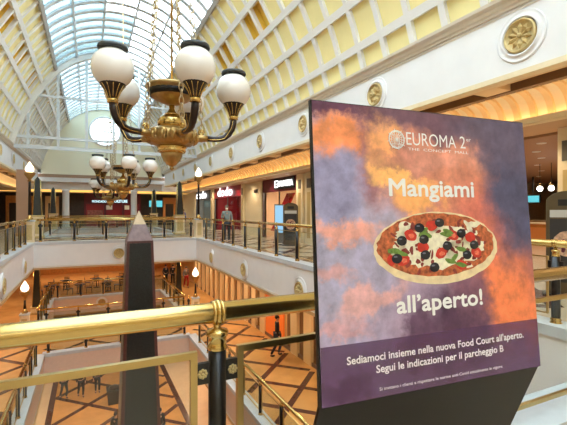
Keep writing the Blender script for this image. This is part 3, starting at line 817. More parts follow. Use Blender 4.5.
# black casing: kite-shaped profile, undercut below the picture
ct, st = math.cos(LEAN), math.sin(LEAN)
side = [(0.012, 0.83), (0.012+PH*st, 0.83+PH*ct), (0.022+PH*st, 0.83+PH*ct-0.002), (0.03, 0.83), (0.40, 0.0), (0.36, 0.0)]
MB().prism([(a-0.0, b) for a, b in side], (0.0, PW), lambda a, b, t: (t, a, b)).build('black_casing', BLACKM, ps)
B(0.02, PW-0.02, 0.24, 0.50, 0.0, 0.02).build('foot_plate', BLACKM, ps)
def poster_sky():
    m = bpy.data.materials.new('sunset_cloud_print'); m.use_nodes = True; nt = m.node_tree; N = nt.nodes; Lk = nt.links
    p = N['Principled BSDF']; p.inputs['Roughness'].default_value = 0.55; p.inputs['Specular IOR Level'].default_value = 0.25
    tc = N.new('ShaderNodeTexCoord')
    nz = N.new('ShaderNodeTexNoise'); nz.inputs['Scale'].default_value = 4.5; nz.inputs['Detail'].default_value = 9; nz.inputs['Roughness'].default_value = 0.66
    Lk.new(tc.outputs['Object'], nz.inputs['Vector'])
    sub = N.new('ShaderNodeVectorMath'); sub.operation = 'SUBTRACT'; sub.inputs[1].default_value = (0.5, 0.5, 0.5)
    Lk.new(nz.outputs['Color'], sub.inputs[0])
    sc = N.new('ShaderNodeVectorMath'); sc.operation = 'SCALE'; sc.inputs['Scale'].default_value = 0.40
    Lk.new(sub.outputs[0], sc.inputs[0])
    ad = N.new('ShaderNodeVectorMath'); ad.operation = 'ADD'
    Lk.new(tc.outputs['Object'], ad.inputs[0]); Lk.new(sc.outputs[0], ad.inputs[1])
    cur = None
    def rgb(c): return (*lin(c), 1)
    base = (172, 156, 184)
    def blob(cx, cz, rx, rz, col, amt=1.0, ang=0.0, edge=0.45):
        nonlocal cur
        mp = N.new('ShaderNodeMapping'); mp.vector_type = 'TEXTURE'
        mp.inputs['Location'].default_value = (cx, 0, cz); mp.inputs['Rotation'].default_value = (0, ang, 0)
        mp.inputs['Scale'].default_value = (rx, 1000, rz)
        Lk.new(ad.outputs[0], mp.inputs['Vector'])
        ln = N.new('ShaderNodeVectorMath'); ln.operation = 'LENGTH'; Lk.new(mp.outputs[0], ln.inputs[0])
        mr = N.new('ShaderNodeMapRange'); mr.interpolation_type = 'SMOOTHSTEP'
        mr.inputs['From Min'].default_value = 1.0 + edge; mr.inputs['From Max'].default_value = 1.0 - edge
        mr.inputs['To Min'].default_value = 0; mr.inputs['To Max'].default_value = amt
        Lk.new(ln.outputs['Value'], mr.inputs['Value'])
        mx = N.new('ShaderNodeMix'); mx.data_type = 'RGBA'
        Lk.new(mr.outputs[0], mx.inputs['Factor'])
        if cur is None: mx.inputs[6].default_value = rgb(base)
        else: Lk.new(cur, mx.inputs[6])
        mx.inputs[7].default_value = rgb(col); cur = mx.outputs[2]
    blob(0.20, 0.55, 0.30, 0.34, (172, 166, 192), 0.95)
    blob(0.62, 0.30, 0.35, 0.30, (162, 136, 160), 0.8)
    blob(0.75, 0.95, 0.45, 0.28, (214, 138, 112), 1.0)
    blob(0.98, 0.62, 0.28, 0.30, (208, 116, 98), 1.0)
    blob(1.08, 0.36, 0.22, 0.22, (238, 132, 86), 1.0)
    blob(0.55, 1.23, 0.50, 0.12, (116, 84, 98), 1.0)
    blob(1.13, 0.95, 0.20, 0.48, (84, 82, 108), 1.0, -0.12)
    blob(1.05, 1.16, 0.30, 0.18, (100, 88, 108), 0.95)
    blob(0.05, 1.21, 0.22, 0.06, (104, 62, 84), 0.95)
    blob(0.14, 1.08, 0.18, 0.08, (236, 146, 96), 1.0)
    blob(0.28, 0.98, 0.07, 0.20, (150, 96, 100), 0.75)
    blob(0.10, 0.86, 0.13, 0.15, (148, 144, 178), 0.95)
    blob(0.36, 1.05, 0.09, 0.12, (240, 168, 112), 0.95)
    blob(0.44, 0.92, 0.17, 0.06, (254, 194, 120), 1.0, 0.3)
    blob(0.52, 0.84, 0.15, 0.06, (250, 180, 112), 0.95)
    blob(0.50, 1.00, 0.20, 0.04, (176, 112, 104), 0.8)
    blob(0.65, 1.02, 0.22, 0.06, (222, 152, 130), 0.8)
    blob(0.14, 0.68, 0.17, 0.045, (230, 160, 138), 0.85, 0.2)
    blob(0.09, 0.52, 0.10, 0.04, (218, 160, 156), 0.7, 0.3)
    blob(0.24, 0.40, 0.17, 0.05, (232, 172, 164), 0.75, -0.2)
    blob(0.10, 0.30, 0.14, 0.04, (220, 160, 160), 0.65)
    blob(0.72, 0.24, 0.20, 0.20, (88, 60, 82), 1.0)
    blob(0.48, 0.22, 0.08, 0.12, (96, 68, 92), 0.95)
    blob(0.80, 0.40, 0.10, 0.12, (120, 84, 104), 0.8)
    blob(0.12, 0.06, 0.13, 0.07, (74, 52, 76), 0.95)
    n2 = N.new('ShaderNodeTexNoise'); n2.inputs['Scale'].default_value = 12; n2.inputs['Detail'].default_value = 9; n2.inputs['Roughness'].default_value = 0.65
    Lk.new(tc.outputs['Object'], n2.inputs['Vector'])
    r2 = N.new('ShaderNodeMapRange'); r2.inputs['From Min'].default_value = 0.3; r2.inputs['From Max'].default_value = 0.7
    r2.inputs['To Min'].default_value = 0.80; r2.inputs['To Max'].default_value = 1.5
    Lk.new(n2.outputs['Fac'], r2.inputs['Value'])
    mm = N.new('ShaderNodeVectorMath'); mm.operation = 'SCALE'
    Lk.new(cur, mm.inputs[0]); Lk.new(r2.outputs[0], mm.inputs['Scale']); Lk.new(mm.outputs[0], p.inputs['Base Color'])
    return m
MB().box(0.006, PW-0.004, 0.0, 0.004, 0.004, PH-0.004).build('sunset_print', poster_sky(), pan)
# purple text band (translucent ink)
mb_ = bpy.data.materials.new('purple_band_ink'); mb_.use_nodes = True; nt = mb_.node_tree
pr = nt.nodes['Principled BSDF']; pr.inputs['Base Color'].default_value = (*lin((118, 78, 120)), 1); pr.inputs['Roughness'].default_value = 0.6; pr.inputs['Alpha'].default_value = 0.44
MB().box(0.006, PW-0.004, -0.0012, -0.0004, 0.004, 0.233).build('text_band', mb_, pan)
XD, UD = (1, 0, 0), (0, 0, 1)
def ptext(body, x, z, width, cap, bold): return lettering('lettering', body, PRINTW, pan, (x, -0.0022, z), XD, UD, width, cap, bold, 0.0)
ptext('EUROMA', 0.467, 1.071, 0.286, 0.058, 0.0)
ptext('2', 0.777, 1.072, 0.034, 0.058, 0.0)
ptext('er', 0.818, 1.108, 0.028, 0.018, 0.0)
ptext('THE  CONCEPT  MALL', 0.474, 1.046, 0.352, 0.012, 0.0)
ptext('Mangiami', 0.363, 0.840, 0.480, 0.074, 0.04)
ptext("all\u2019aperto!", 0.374, 0.334, 0.480, 0.070, 0.04)
ptext("Sediamoci insieme nella nuova Food Court all'aperto.", 0.121, 0.153, 0.983, 0.030, 0.03)
ptext('Segui le indicazioni per il parcheggio B', 0.257, 0.103, 0.709, 0.030, 0.03)
ptext('Si invitano i clienti a rispettare le norme anti-Covid attualmente in vigore.', 0.268, 0.030, 0.687, 0.013, 0.004)
# compass globe logo
lg = MB(); cx, cz, r = 0.415, 1.091, 0.041
def ln2(pts, w=0.0014): lg.tube([(x, -0.0016, z) for x, z in pts], w, 5)
ring = lambda rr, sx=1: [(cx+rr*sx*math.cos(2*PI*k/32), cz+rr*math.sin(2*PI*k/32)) for k in range(33)]
ln2(ring(r), 0.002); ln2(ring(r*0.93), 0.0012)
for sx in (0.75, 0.4): ln2(ring(r*0.9, sx), 0.0012)
for k in range(8):
    a = PI*k/8; ln2([(cx-r*0.9*math.cos(a), cz-r*0.9*math.sin(a)), (cx+r*0.9*math.cos(a), cz+r*0.9*math.sin(a))], 0.001)
for zz in (-0.5, 0.5): ln2([(cx-r*0.75, cz+r*zz), (cx+r*0.75, cz+r*zz)], 0.001)
for k in range(8):
    a = PI*k/4+0.2; ln2([(cx+r*math.cos(a), cz+r*math.sin(a)), (cx+r*1.18*math.cos(a), cz+r*1.18*math.sin(a))], 0.0018)
ln2(ring(r*0.1), 0.003)
lg.build('globe_logo', PRINTW, pan)
# pizza print
rp = random.Random(3)
def flat(name, shapes, y, m, parent):
    mb = MB()
    for pts in shapes:
        n = len(pts); mb.add([(x, y, z) for x, z in pts] + [(x, y+0.0003, z) for x, z in pts], [tuple(range(n)), tuple(reversed(range(n, 2*n)))] + [(i, i+n, (i+1) % n+n, (i+1) % n) for i in range(n)])
    return mb.build(name, m, parent)
def blobp(x, z, rx, rz, n=14, j=0.0, ang=0.0):
    out = []
    for k in range(n):
        a = 2*PI*k/n; q = 1 + rp.uniform(-j, j); px, pz = rx*q*math.cos(a), rz*q*math.sin(a)
        out.append((x+px*math.cos(ang)-pz*math.sin(ang), z+px*math.sin(ang)+pz*math.cos(ang)))
    return out
PZ = flat('pizza_print', [blobp(0.622, 0.606, 0.351, 0.163, 64, 0.012)], -0.0010, mat('crust', (242, 216, 172), 0.7, noise=0.18, nscale=22), ps)
PZ.location = (0, 0, 0.83); PZ.rotation_euler = (-LEAN, 0, 0)
flat('sauce', [blobp(0.620, 0.620, 0.332, 0.142, 60, 0.02)], -0.0014, mat('sauce', (190, 100, 58), 0.7, noise=0.6, nscale=45), PZ)
flat('cheese', [blobp(0.63, 0.612, 0.245, 0.098, 48, 0.14)] + [blobp(rp.uniform(0.36, 0.90), 0.61+rp.uniform(-0.09, 0.10), 0.035, 0.016, 12, 0.3) for _ in range(16)] + [blobp(0.80+0.012*i, 0.70-0.030*i, 0.035, 0.012, 10, 0.2, -0.8) for i in range(4)],
     -0.0018, mat('cheese', (246, 234, 206), 0.6, noise=0.16, nscale=40), PZ)
def inpz(): 
    a = rp.uniform(0, 2*PI); q = math.sqrt(rp.random()); return 0.62+0.30*q*math.cos(a), 0.615+0.125*q*math.sin(a)
MBT = flat('meat_bits', [blobp(*inpz(), rp.uniform(0.008, 0.022), rp.uniform(0.005, 0.012), 8, 0.3, rp.uniform(0, 3)) for _ in range(60)], -0.0020, mat('meat', (142, 58, 50), 0.7, noise=0.3, nscale=50), PZ)
TOM = [(0.463,0.665),(0.581,0.706),(0.702,0.66),(0.529,0.61),(0.628,0.581),(0.355,0.559),(0.419,0.558),(0.742,0.523),(0.837,0.576),(0.805,0.649)]
MBT['kind'] = 'stuff'
TM = mat('tomato', (206, 52, 36), 0.5, noise=0.2, nscale=50)
for i, (x, z) in enumerate(TOM): flat('tomato', [blobp(x, z, 0.033 if i != 5 else 0.02, 0.024, 16, 0.08, rp.uniform(-.4, .4))], -0.0024, TM, PZ)
for x, z in TOM[::2]: flat('tomato_flesh', [blobp(x+0.004, z-0.002, 0.016, 0.011, 10, 0.2)], -0.0027, mat('tomato_flesh', (236, 120, 90), 0.5, noise=0.2, nscale=80), PZ)
bas = []
for (x, z) in [(0.534,0.68),(0.55,0.668),(0.674,0.677),(0.66,0.665),(0.389,0.593),(0.37,0.60),(0.41,0.588),(0.678,0.542),(0.70,0.555),(0.742,0.523),(0.748,0.593)]:
    bas.append(1); flat('basil_leaf', [blobp(x, z, 0.034, 0.011, 10, 0.15, rp.uniform(-0.5, 0.7))], -0.0030-0.00002*len(bas), mat('basil', (112, 142, 62), 0.6, noise=0.35, nscale=60), PZ)
OLV = [(0.513,0.697),(0.627,0.719),(0.415,0.642),(0.534,0.645),(0.665,0.613),(0.751,0.668),(0.825,0.612),(0.538,0.576),(0.779,0.567),(0.585,0.519),(0.385,0.566)]
for x, z in OLV:
    flat('olive', [blobp(x, z, 0.027, 0.021, 18, 0.04)], -0.0034, mat('olive_black', (30, 30, 38), 0.4), PZ)
    flat('olive_shine', [blobp(x-0.007, z+0.008, 0.010, 0.004, 10, 0.1)], -0.0038, mat('olive_shine', (112, 116, 132), 0.4), PZ)

# ------------------------------------------------------------------ right upper shop fronts (wall at x = WXR)
wr = struct('wall_right', MB().box(WXR, WXR+0.25, -7, 5.35, 0, 3.46).box(WXR, WXR+0.25, 16.3, 18.0, 0, 3.46).box(WXR, WXR+0.25, 22.6, 26.1, 0, 3.46).box(WXR, WXR+0.25, 33.0, 34.0, 0, 3.46).box(WXR, WXR+0.25, 39.5, YE, 0, 3.46), CREAM, 'cream shop front wall of the right upper walkway')
def pil(y0, y1, parent=None, x=WXR, z0=0.0, z1=3.46, pm=None):
    B(x-0.12, x+0.02, y0, y1, z0, z1).build('pilaster', pm or CREAM, parent)
    w = y1-y0
    B(x-0.135, x-0.11, y0+w*0.3, y1-w*0.3, z0+0.3, z1-0.95).build('gold_stripe', mat('gold_stripe', (206, 176, 116), 0.5), parent)
    B(x-0.135, x-0.11, y0+w*0.25, y1-w*0.25, z1-0.75, z1-0.3).build('vent_grille', mat('grille', (108, 98, 84), 0.5), parent)
for a, b in ((16.3, 17.05), (17.3, 17.95), (25.7, 26.15), (33.2, 33.8), (5.0, 5.38)): pil(a, b, wr)
B(WXR-0.03, WXR+0.02, 23.4, 24.0, 2.75, 2.98).build('wall_plate', DARKSHOP, wr)
def shop(label, y0, y1, backm, bulk=0.75, bulkm=DARKRED, depth=2.5):
    t = thing('boutique', label, 'shop', (WXR, y0, 0)); w = y1-y0
    B(0.0, 0.2, 0, w, 3.46-bulk, 3.46).build('bulkhead', bulkm, t)
    B(depth, depth+0.1, 0, w, 0, 3.46).build('back_wall', backm, t)
    B(0, depth, -0.06, 0.0, 0, 3.46).build('side_wall', backm, t)
    B(0, depth, w, w+0.06, 0, 3.46).build('side_wall', backm, t)
    B(0.2, depth+0.1, 0, w, 3.3, 3.46).build('shop_ceiling', CEILT, t)
    B(0, depth, 0, w, -0.0, 0.01).build('shop_floor', BEIGEF, t)
    for yy in (0.0, w*0.5, w-0.05): B(0.02, 0.1, yy, yy+0.05, 0.01, 3.46-bulk).build('window_post', METALG, t)
    B(0.04, 0.055, 0.05, w*0.5, 0.01, 3.46-bulk).build('glass_pane', GLASS, t)
    l = bpy.data.lights.new('shop_lamp', 'AREA'); l.energy = 60; l.size = 1.2; l.color = (1, 0.88, 0.72)
    lo = bpy.data.objects.new('shop_lamp', l); COL.objects.link(lo); lo.parent = t; lo.location = (depth*0.5, w/2, 3.25)
    return t
s1 = shop('glazed shop with red escalators behind and lit white lettering', 18.0, 22.6, mat('peach_wall', (236, 202, 160), 0.6), 0.75, DARKRED, 3.0)
for k, (y, z) in enumerate(((0.0, 0.4), (1.3, 0.02))):
    MB().prism([(y, z), (y+0.8, z), (y+3.0, z+2.2), (y+2.2, z+2.2)], (0.5+0.5*k, 0.65+0.5*k), lambda a, b, t: (t, 4.5-a, b)).build('escalator_side', REDB, s1)
s2 = shop('red shop with bright white sign and pictures inside', 26.2, 33.0, RED, 0.8, RED, 2.0)
B(1.9, 1.95, 1.0, 2.0, 1.4, 2.3).build('picture', WOODO, s2); B(1.9, 1.95, 2.2, 2.9, 1.2, 2.2).build('picture', DARKSHOP, s2)
B(0.6, 1.2, 0.5, 2.0, 0.01, 1.0).build('display_table', mat('pink_display', (220, 170, 170), 0.5), s2)
s3 = shop('dark shop front with bright white sign at the end of the walkway', 34.0, 39.5, mat('blue_grey_back', (120, 128, 132), 0.5), 0.8, DARKSHOP, 2.0)
def shop_sign(label, y, z, w, h, body, boardm, cap, bold=0.03, logo=False):
    t = thing('shop_sign', label, 'sign', (WXR-0.06, y, z))
    if boardm: B(0, 0.06, 0, w, 0, h).build('board', boardm, t)
    x0 = w-0.15; ww = w-0.3
    if logo:
        s_ = h*0.7
        lb = MB(); y1 = w-0.12
        for (a, b, c, d) in ((0, s_, 0, 0.07), (0, s_, s_-0.07, s_), (0, 0.07, 0, s_), (s_-0.07, s_, 0, s_*0.55), (s_*0.5, s_, s_*0.42, s_*0.55)):
            lb.box(-0.03, 0.0, y1-b, y1-a, h*0.15+c, h*0.15+d)
        lb.build('logo_mark', SIGNW, t); x0 = y1-s_-0.1; ww = x0-0.12
    lettering('lettering', body, SIGNW, t, (-0.03, x0, (h-cap)/2), (0, -1, 0), (0, 0, 1), ww, cap, bold, 0.02)
    return t
shop_sign('black board with white PALMERIA lettering over the escalator shop', 18.3, 2.82, 2.5, 0.58, 'PALMERIA', BLACKM, 0.3, 0.03, True)
shop_sign('glowing white dodo sign over the red shop', 28.0, 2.74, 3.9, 0.72, 'dodo', None, 0.62, 0.06)
shop_sign('glowing white dodo sign over the dark end shop', 35.2, 2.74, 3.9, 0.72, 'dodo', None, 0.62, 0.06)

# hall behind the poster on the right
struct('ceiling_hall', B(9.9, 32, -7, 24, 3.40, 3.6), mat('hall_brown', (168, 128, 94), 0.6), 'brown ceiling of the hall on the right')
hw = struct('wall_hall_far', B(32, 32.3, -7, 24, 0, 3.5), WOODO)
struct('wall_hall_sides', MB().box(WXR+0.25, 32, 15.9, 16.2, 0, 3.5).box(WXR+0.25, 32, 0.6, 0.9, 0, 3.5), CREAM)
for i, x in enumerate((10.8, 12.2, 13.8, 15.8, 18.2, 21.0)):
    for k in (-1, 0, 1): downlight((x, 0.605*x + 1.0*k*(x/15) + 0.15*(i % 2), 3.40), 90 if k == 0 else 0, WARM2, 'small round downlight in the hall ceiling, ' + ('right row', 'middle row', 'left row')[k+1], 'downlights in the hall ceiling ' + ('right row', 'middle row', 'left row')[k+1])
sc_ = thing('wall_screen', 'small teal screen hanging in the hall on the right', 'screen', (21.0, 13.15, 2.02))
B(-0.03, 0.05, -0.38, 0.38, 0, 0.42).build('casing', BLACKM, sc_); B(-0.05, -0.03, -0.34, 0.34, 0.04, 0.38).build('display', SCRT, sc_); B(-0.01, 0.03, -0.03, 0.03, 0.42, 1.38).build('hanger', BLACKM, sc_)
for k in range(2):
    ctr = thing('serving_counter', ('pale serving counter deep in the right hall', 'wooden serving counter in front of the pale one')[k], 'counter', (24.0-5.5*k, 9.8-2.0*k, 0))
    B(0, 0.7, 0, 6, 0, 1.0).build('counter_front', (TAN, WOODO)[k], ctr); B(-0.08, 0.75, -0.05, 6.05, 1.0, 1.06).build('counter_top', CREAM, ctr)
    B(-0.02, 0.0, 0.2, 5.8, 0.15, 0.85).build('counter_panel', TERRA, ctr)
for k in range(3):
    pl = thing('pendant_lamp', 'small glowing pendant lamp in the right hall, ' + ('rightmost', 'middle', 'leftmost')[k], 'lamp', (15.5, 8.6+k*0.42, 2.45), 0, 'pendant lamps in the hall')
    MB().tube([(0,0,0.1), (0,0,0.95)], 0.012, 6).build('cord', BLACKM, pl); MB().sphere((0,0,0), 0.10, 14, 8).build('globe', LAMPWH, pl); MB().lathe([(0.06, 0.1), (0.05, 0.16), (0.02, 0.2)], 12).build('holder', BRASS, pl)

# arched sign stands
def sign_stand(label, p, rz, pizza):
    t = thing('sign_stand', label, 'sign', p, rz, 'arch-topped sign stands on the upper walkway')
    n = 12; poly = [(-0.34, 0.0), (0.34, 0.0), (0.34, 1.78)] + [(0.34*math.cos(PI*k/n), 1.78+0.2*math.sin(PI*k/n)) for k in range(1, n)] + [(-0.34, 1.78)]
    MB().prism(poly, (-0.06, 0.06)).build('stand_body', mat('stand_bronze', (92, 76, 52), 0.4, 0.3), t)
    B(-0.28, 0.28, -0.07, -0.058, 0.25, 1.45).build('stand_print', mat('stand_print', (42, 38, 38), 0.5), t)
    B(-0.28, 0.28, -0.07, -0.058, 1.48, 1.62).build('stand_heading', mat('stand_heading', (190, 186, 176), 0.5), t)
    B(-0.15, 0.15, -0.07, -0.058, 1.70, 1.82).build('stand_badge', BLACKM, t)
    r0 = flat('printed_pizza', [[(x*1.0, z) for x, z in blobp(0.0, 0.98, 0.24, 0.24, 24, 0.02)]], -0.073, mat('print_pizza', (190, 150, 120), 0.6, noise=0.5, nscale=14), t)
    flat('printed_toppings', [blobp(rp.uniform(-0.14, 0.14), 0.98+rp.uniform(-0.14, 0.14), 0.03, 0.03, 8, 0.3) for _ in range(14)], -0.076, DARKRED, r0)
    B(-0.4, 0.4, -0.2, 0.2, 0.0, 0.03).build('stand_base', BLACKM, t)
sign_stand('dark arch-topped sign stand close behind the poster on the right', (8.15, 4.45, 0), math.radians(-58), True)
sign_stand('arch-topped sign stand before the escalator shop', (8.45, 16.55, 0), math.radians(-34), True)
bt = thing('advert_totem', 'slim pale blue advertising totem before the escalator shop', 'sign', (8.7, 18.35, 0), math.radians(-30))
B(-0.24, 0.24, -0.05, 0.05, 0.04, 1.95).build('totem_body', METALG, bt); B(-0.2, 0.2, -0.06, -0.05, 0.5, 1.88).build('totem_screen', SCRB, bt); B(-0.3, 0.3, -0.2, 0.2, 0, 0.04).build('totem_base', BLACKM, bt)

# left upper shop strip and far shops
ls = struct('wall_left_shops', B(WXL+0.02, WXL+0.1, 12, YE, 0, 2.9), DARKSHOP)
for y in range(13, 46, 4): B(WXL+0.1, WXL+0.2, y, y+0.7, 0, 3.4).build('pilaster', TAN, ls)
struct('wall_far', B(-12, 15, YE, YE+0.3, 0, 4.4), DARKSHOP)
bs = thing('bookshop_front', 'red bookshop front with pale lettering at the far end', 'shop', (-0.4, YE-0.6, 0))
B(0, 5.6, 0, 0.3, 2.35, 3.45).build('fascia_board', DARKRED, bs); B(0, 5.6, 0.3, 0.55, 0, 2.35).build('window_back', RED, bs)
for x in (0, 1.9, 3.7, 5.4): B(x, x+0.2, 0, 0.3, 0, 2.35).build('door_post', DARKRED, bs)
B(2.0, 2.7, 0.05, 0.1, 1.75, 2.2).build('poster_board', PRINTW, bs); B(3.8, 4.4, 0.05, 0.1, 1.75, 2.2).build('poster_board', PRINTW, bs)
B(0.3, 1.8, 0.2, 0.28, 0.4, 1.7).build('book_display', mat('display_pink', (150, 90, 84), 0.6, noise=0.5, nscale=6), bs)
lettering('lettering', 'MONDADORI', SIGNC, bs, (0.75, -0.03, 2.5), (1, 0, 0), (0, 0, 1), 1.6, 0.22, 0.02, 0.02)
lettering('lettering', 'BOOKSTORE', SIGNC, bs, (2.5, -0.03, 2.5), (1, 0, 0), (0, 0, 1), 1.7, 0.3, 0.02, 0.02)
fs = thing('far_screen', 'glowing teal screen right of the far bookshop', 'screen', (6.0, YE-0.7, 2.0))
B(0, 1.5, 0, 0.1, 0, 0.8).build('casing', BLACKM, fs); B(0.05, 1.45, -0.02, 0, 0.05, 0.75).build('display', SCRT, fs); B(0.6, 0.9, 0.02, 0.08, -2.0, 0).build('stand', BLACKM, fs)
for lab, x, w, m in (('white round column left of the far bookshop', -1.9, 0.36, WHITE), ('white round column right of the far bookshop', 4.1, 0.36, WHITE)):
    c = thing('column', lab, 'column', (x, 42.6, 0))
    MB().lathe([(w, 0), (w, 0.15), (w*0.85, 0.2), (w*0.8, 3.35), (w*0.95, 3.45), (w*0.95, 3.6)], 20).build('shaft', m, c); B(-w*1.1, w*1.1, -w*1.1, w*1.1, 0, 0.1).build('base', m, c)
c = thing('column', 'square tan pillar behind the left upper obelisk', 'column', (-3.75, 30.5, 0))
B(-0.36, 0.36, -0.36, 0.36, 0, 4.24).build('shaft', mat('tan_pillar', (196, 160, 132), 0.5), c); B(-0.42, 0.42, -0.42, 0.42, 0, 0.2).build('base', TAN, c)
for k, (x, w, m) in enumerate(((-7.2, 2.4, WOODO), (-3.9, 1.2, TAN), (7.6, 1.4, TERRA))):
    t = thing('shop_entrance', ('wooden shop entrance at the far left', 'narrow tan shop entrance left of the bookshop', 'warm lit shop entrance right of the far screen')[k], 'shop', (x, YE-0.4, 0))
    B(0, w, 0, 0.3, 2.4, 3.1).build('header', m, t); B(0, 0.25, 0, 0.3, 0, 2.4).build('jamb', m, t); B(w-0.25, w, 0, 0.3, 0, 2.4).build('jamb', m, t); B(0.25, w-0.25, 0.2, 0.28, 0, 2.4).build('door_leaf', SHOPGLASS, t)

# ------------------------------------------------------------------ middle level right shop fronts
wm = struct('wall_middle_right', B(MWR, MWR+0.3, -7, YE, GZ, FB), mat('amber_wall2', (214, 164, 104), 0.5, noise=0.08, nscale=1), 'amber shop wall of the middle gallery on the right')
y = 7.0
while y < 34:
    if not 16.0 < y < 18.6:
        B(MWR-0.14, MWR+0.02, y, y+0.62, MZ, FB).build('pilaster', mat('tan_pilaster', (238, 206, 156), 0.5), wm)
        B(MWR-0.05, MWR+0.01, y+0.68, y+1.12, MZ+0.15, FB-0.5).build('shop_window', mat('warm_lit_window', (120, 84, 54), 0.15), wm)  # amber stands in for warm light inside the shops
    y += 1.2
B(MWR-0.06, MWR+0.01, 16.9, 19.0, MZ+0.1, FB-0.6).build('glowing_shop_front', mat('glowing_shop_front', (240, 120, 44), 0.5, emit=(240, 120, 44), estr=0.15), wm)  # bright orange shop front; faint glow added to its material, no lamp
B(MWR-0.1, MWR, 7, 34, MZ, MZ+0.14).build('skirting', BROWN, wm)
wg = struct('wall_cafe_back', MB().box(MWL, MWR, YE-1.0, YE-0.7, MZ, FB), WOODO)

# ------------------------------------------------------------------ cafe tables and chairs on the middle terrace
def bistro_table(p, rz):
    t = thing('cafe_table', 'dark square cafe table on the middle terrace', 'table', p, rz, 'cafe tables on the middle terrace')
    MB().bbox(-0.36, 0.36, -0.36, 0.36, 0.71, 0.75, 0.01).build('table_top', DARKSHOP, t)
    MB().lathe([(0.035, 0.03), (0.035, 0.71)], 10).build('column', BLACK, t)
    MB().lathe([(0.24, 0.0), (0.24, 0.02), (0.05, 0.05)], 16).build('foot', BLACK, t)
    return t
def bistro_chair(p, rz):
    t = thing('cafe_chair', 'black cafe chair on the middle terrace', 'chair', p, rz, 'cafe chairs on the middle terrace')
    MB().bbox(-0.2, 0.2, -0.2, 0.2, 0.43, 0.47, 0.01).build('seat', BLACK, t)
    for sx in (-1, 1):
        MB().tube([(sx*0.18, -0.18, 0), (sx*0.17, -0.17, 0.44)], 0.016, 6).build('leg', BLACK, t)
        MB().tube([(sx*0.18, 0.2, 0), (sx*0.17, 0.18, 0.45), (sx*0.17, 0.24, 0.9)], 0.016, 6).build('leg', BLACK, t)
    for z in (0.62, 0.74, 0.86): B(-0.17, 0.17, 0.2+(z-0.62)*0.12, 0.225+(z-0.62)*0.12, z-0.03, z+0.03).build('back_slat', BLACK, t)
    return t
T0 = bistro_table((-2.6, 34.6, MZ), 0); K0 = bistro_chair((-2.6, 35.25, MZ), 0)
def cp(o, p, rz):
    c = copy_tree(o); c.location = p; c.rotation_euler = (0, 0, rz); return c
TN = ['leftmost front table', 'second front table from the left', 'third front table from the left', 'rightmost front table', 'leftmost back table', 'middle back table', 'rightmost back table']
SN = ['back', 'left', 'front', 'right']
for i, (x, yy) in enumerate([(-2.6, 34.6), (-0.6, 34.5), (1.4, 34.7), (3.4, 34.5), (-1.6, 36.8), (0.6, 36.8), (2.6, 36.9)]):
    tb = cp(T0, (x, yy, MZ), 0.1*i) if i else T0
    tb['label'] = 'dark square cafe table on the middle terrace, ' + TN[i]
    for k, a in enumerate((0, PI/2, PI, -PI/2)):
        if (i+k) % 4 == 3: continue
        ck = cp(K0, (x-0.65*math.sin(a), yy+0.65*math.cos(a), MZ), a) if (i or k) else K0
        ck['label'] = 'black cafe chair on the %s side of the %s' % (SN[k], TN[i])
# ground floor bin
bn = thing('planter_box', 'dark square planter box on the ground floor by the bridge', 'planter', (1.35, 25.2, GZ))
MB().frustum(0, 0, 0, 0.75, 0.33, 0.4).build('box', DKBROWN, bn); MB().bbox(-0.42, 0.42, -0.42, 0.42, 0.75, 0.82, 0.02).build('rim', BLACKM, bn); MB().sphere((0,0,0.85), 0.3, 12, 8, (1,1,0.5)).build('soil', DKBROWN, bn)

# ------------------------------------------------------------------ people
SKIN = mat('skin', (206, 160, 132), 0.55)
def skin_mesh(name, verts, edges, radii, root=0, sub=1):
    me = bpy.data.meshes.new(name); me.from_pydata(verts, edges, []); 
    o = bpy.data.objects.new(name, me); COL.objects.link(o)
    bm = bmesh.new(); bm.from_mesh(me); ly = bm.verts.layers.skin.verify(); bm.verts.ensure_lookup_table()
    for i, v in enumerate(bm.verts):
        r = radii[i]; v[ly].radius = r if isinstance(r, tuple) else (r, r); v[ly].use_root = (i == root)
    bm.to_mesh(me); bm.free()
    md = o.modifiers.new('skin', 'SKIN'); md.use_smooth_shade = True
    if sub: s_ = o.modifiers.new('sub', 'SUBSURF'); s_.levels = sub; s_.render_levels = sub
    dg = bpy.context.evaluated_depsgraph_get(); dg.update()
    out = bpy.data.meshes.new_from_object(o.evaluated_get(dg)); bpy.data.objects.remove(o)
    for p_ in out.polygons: p_.use_smooth = True
    out.materials.clear()
    return out
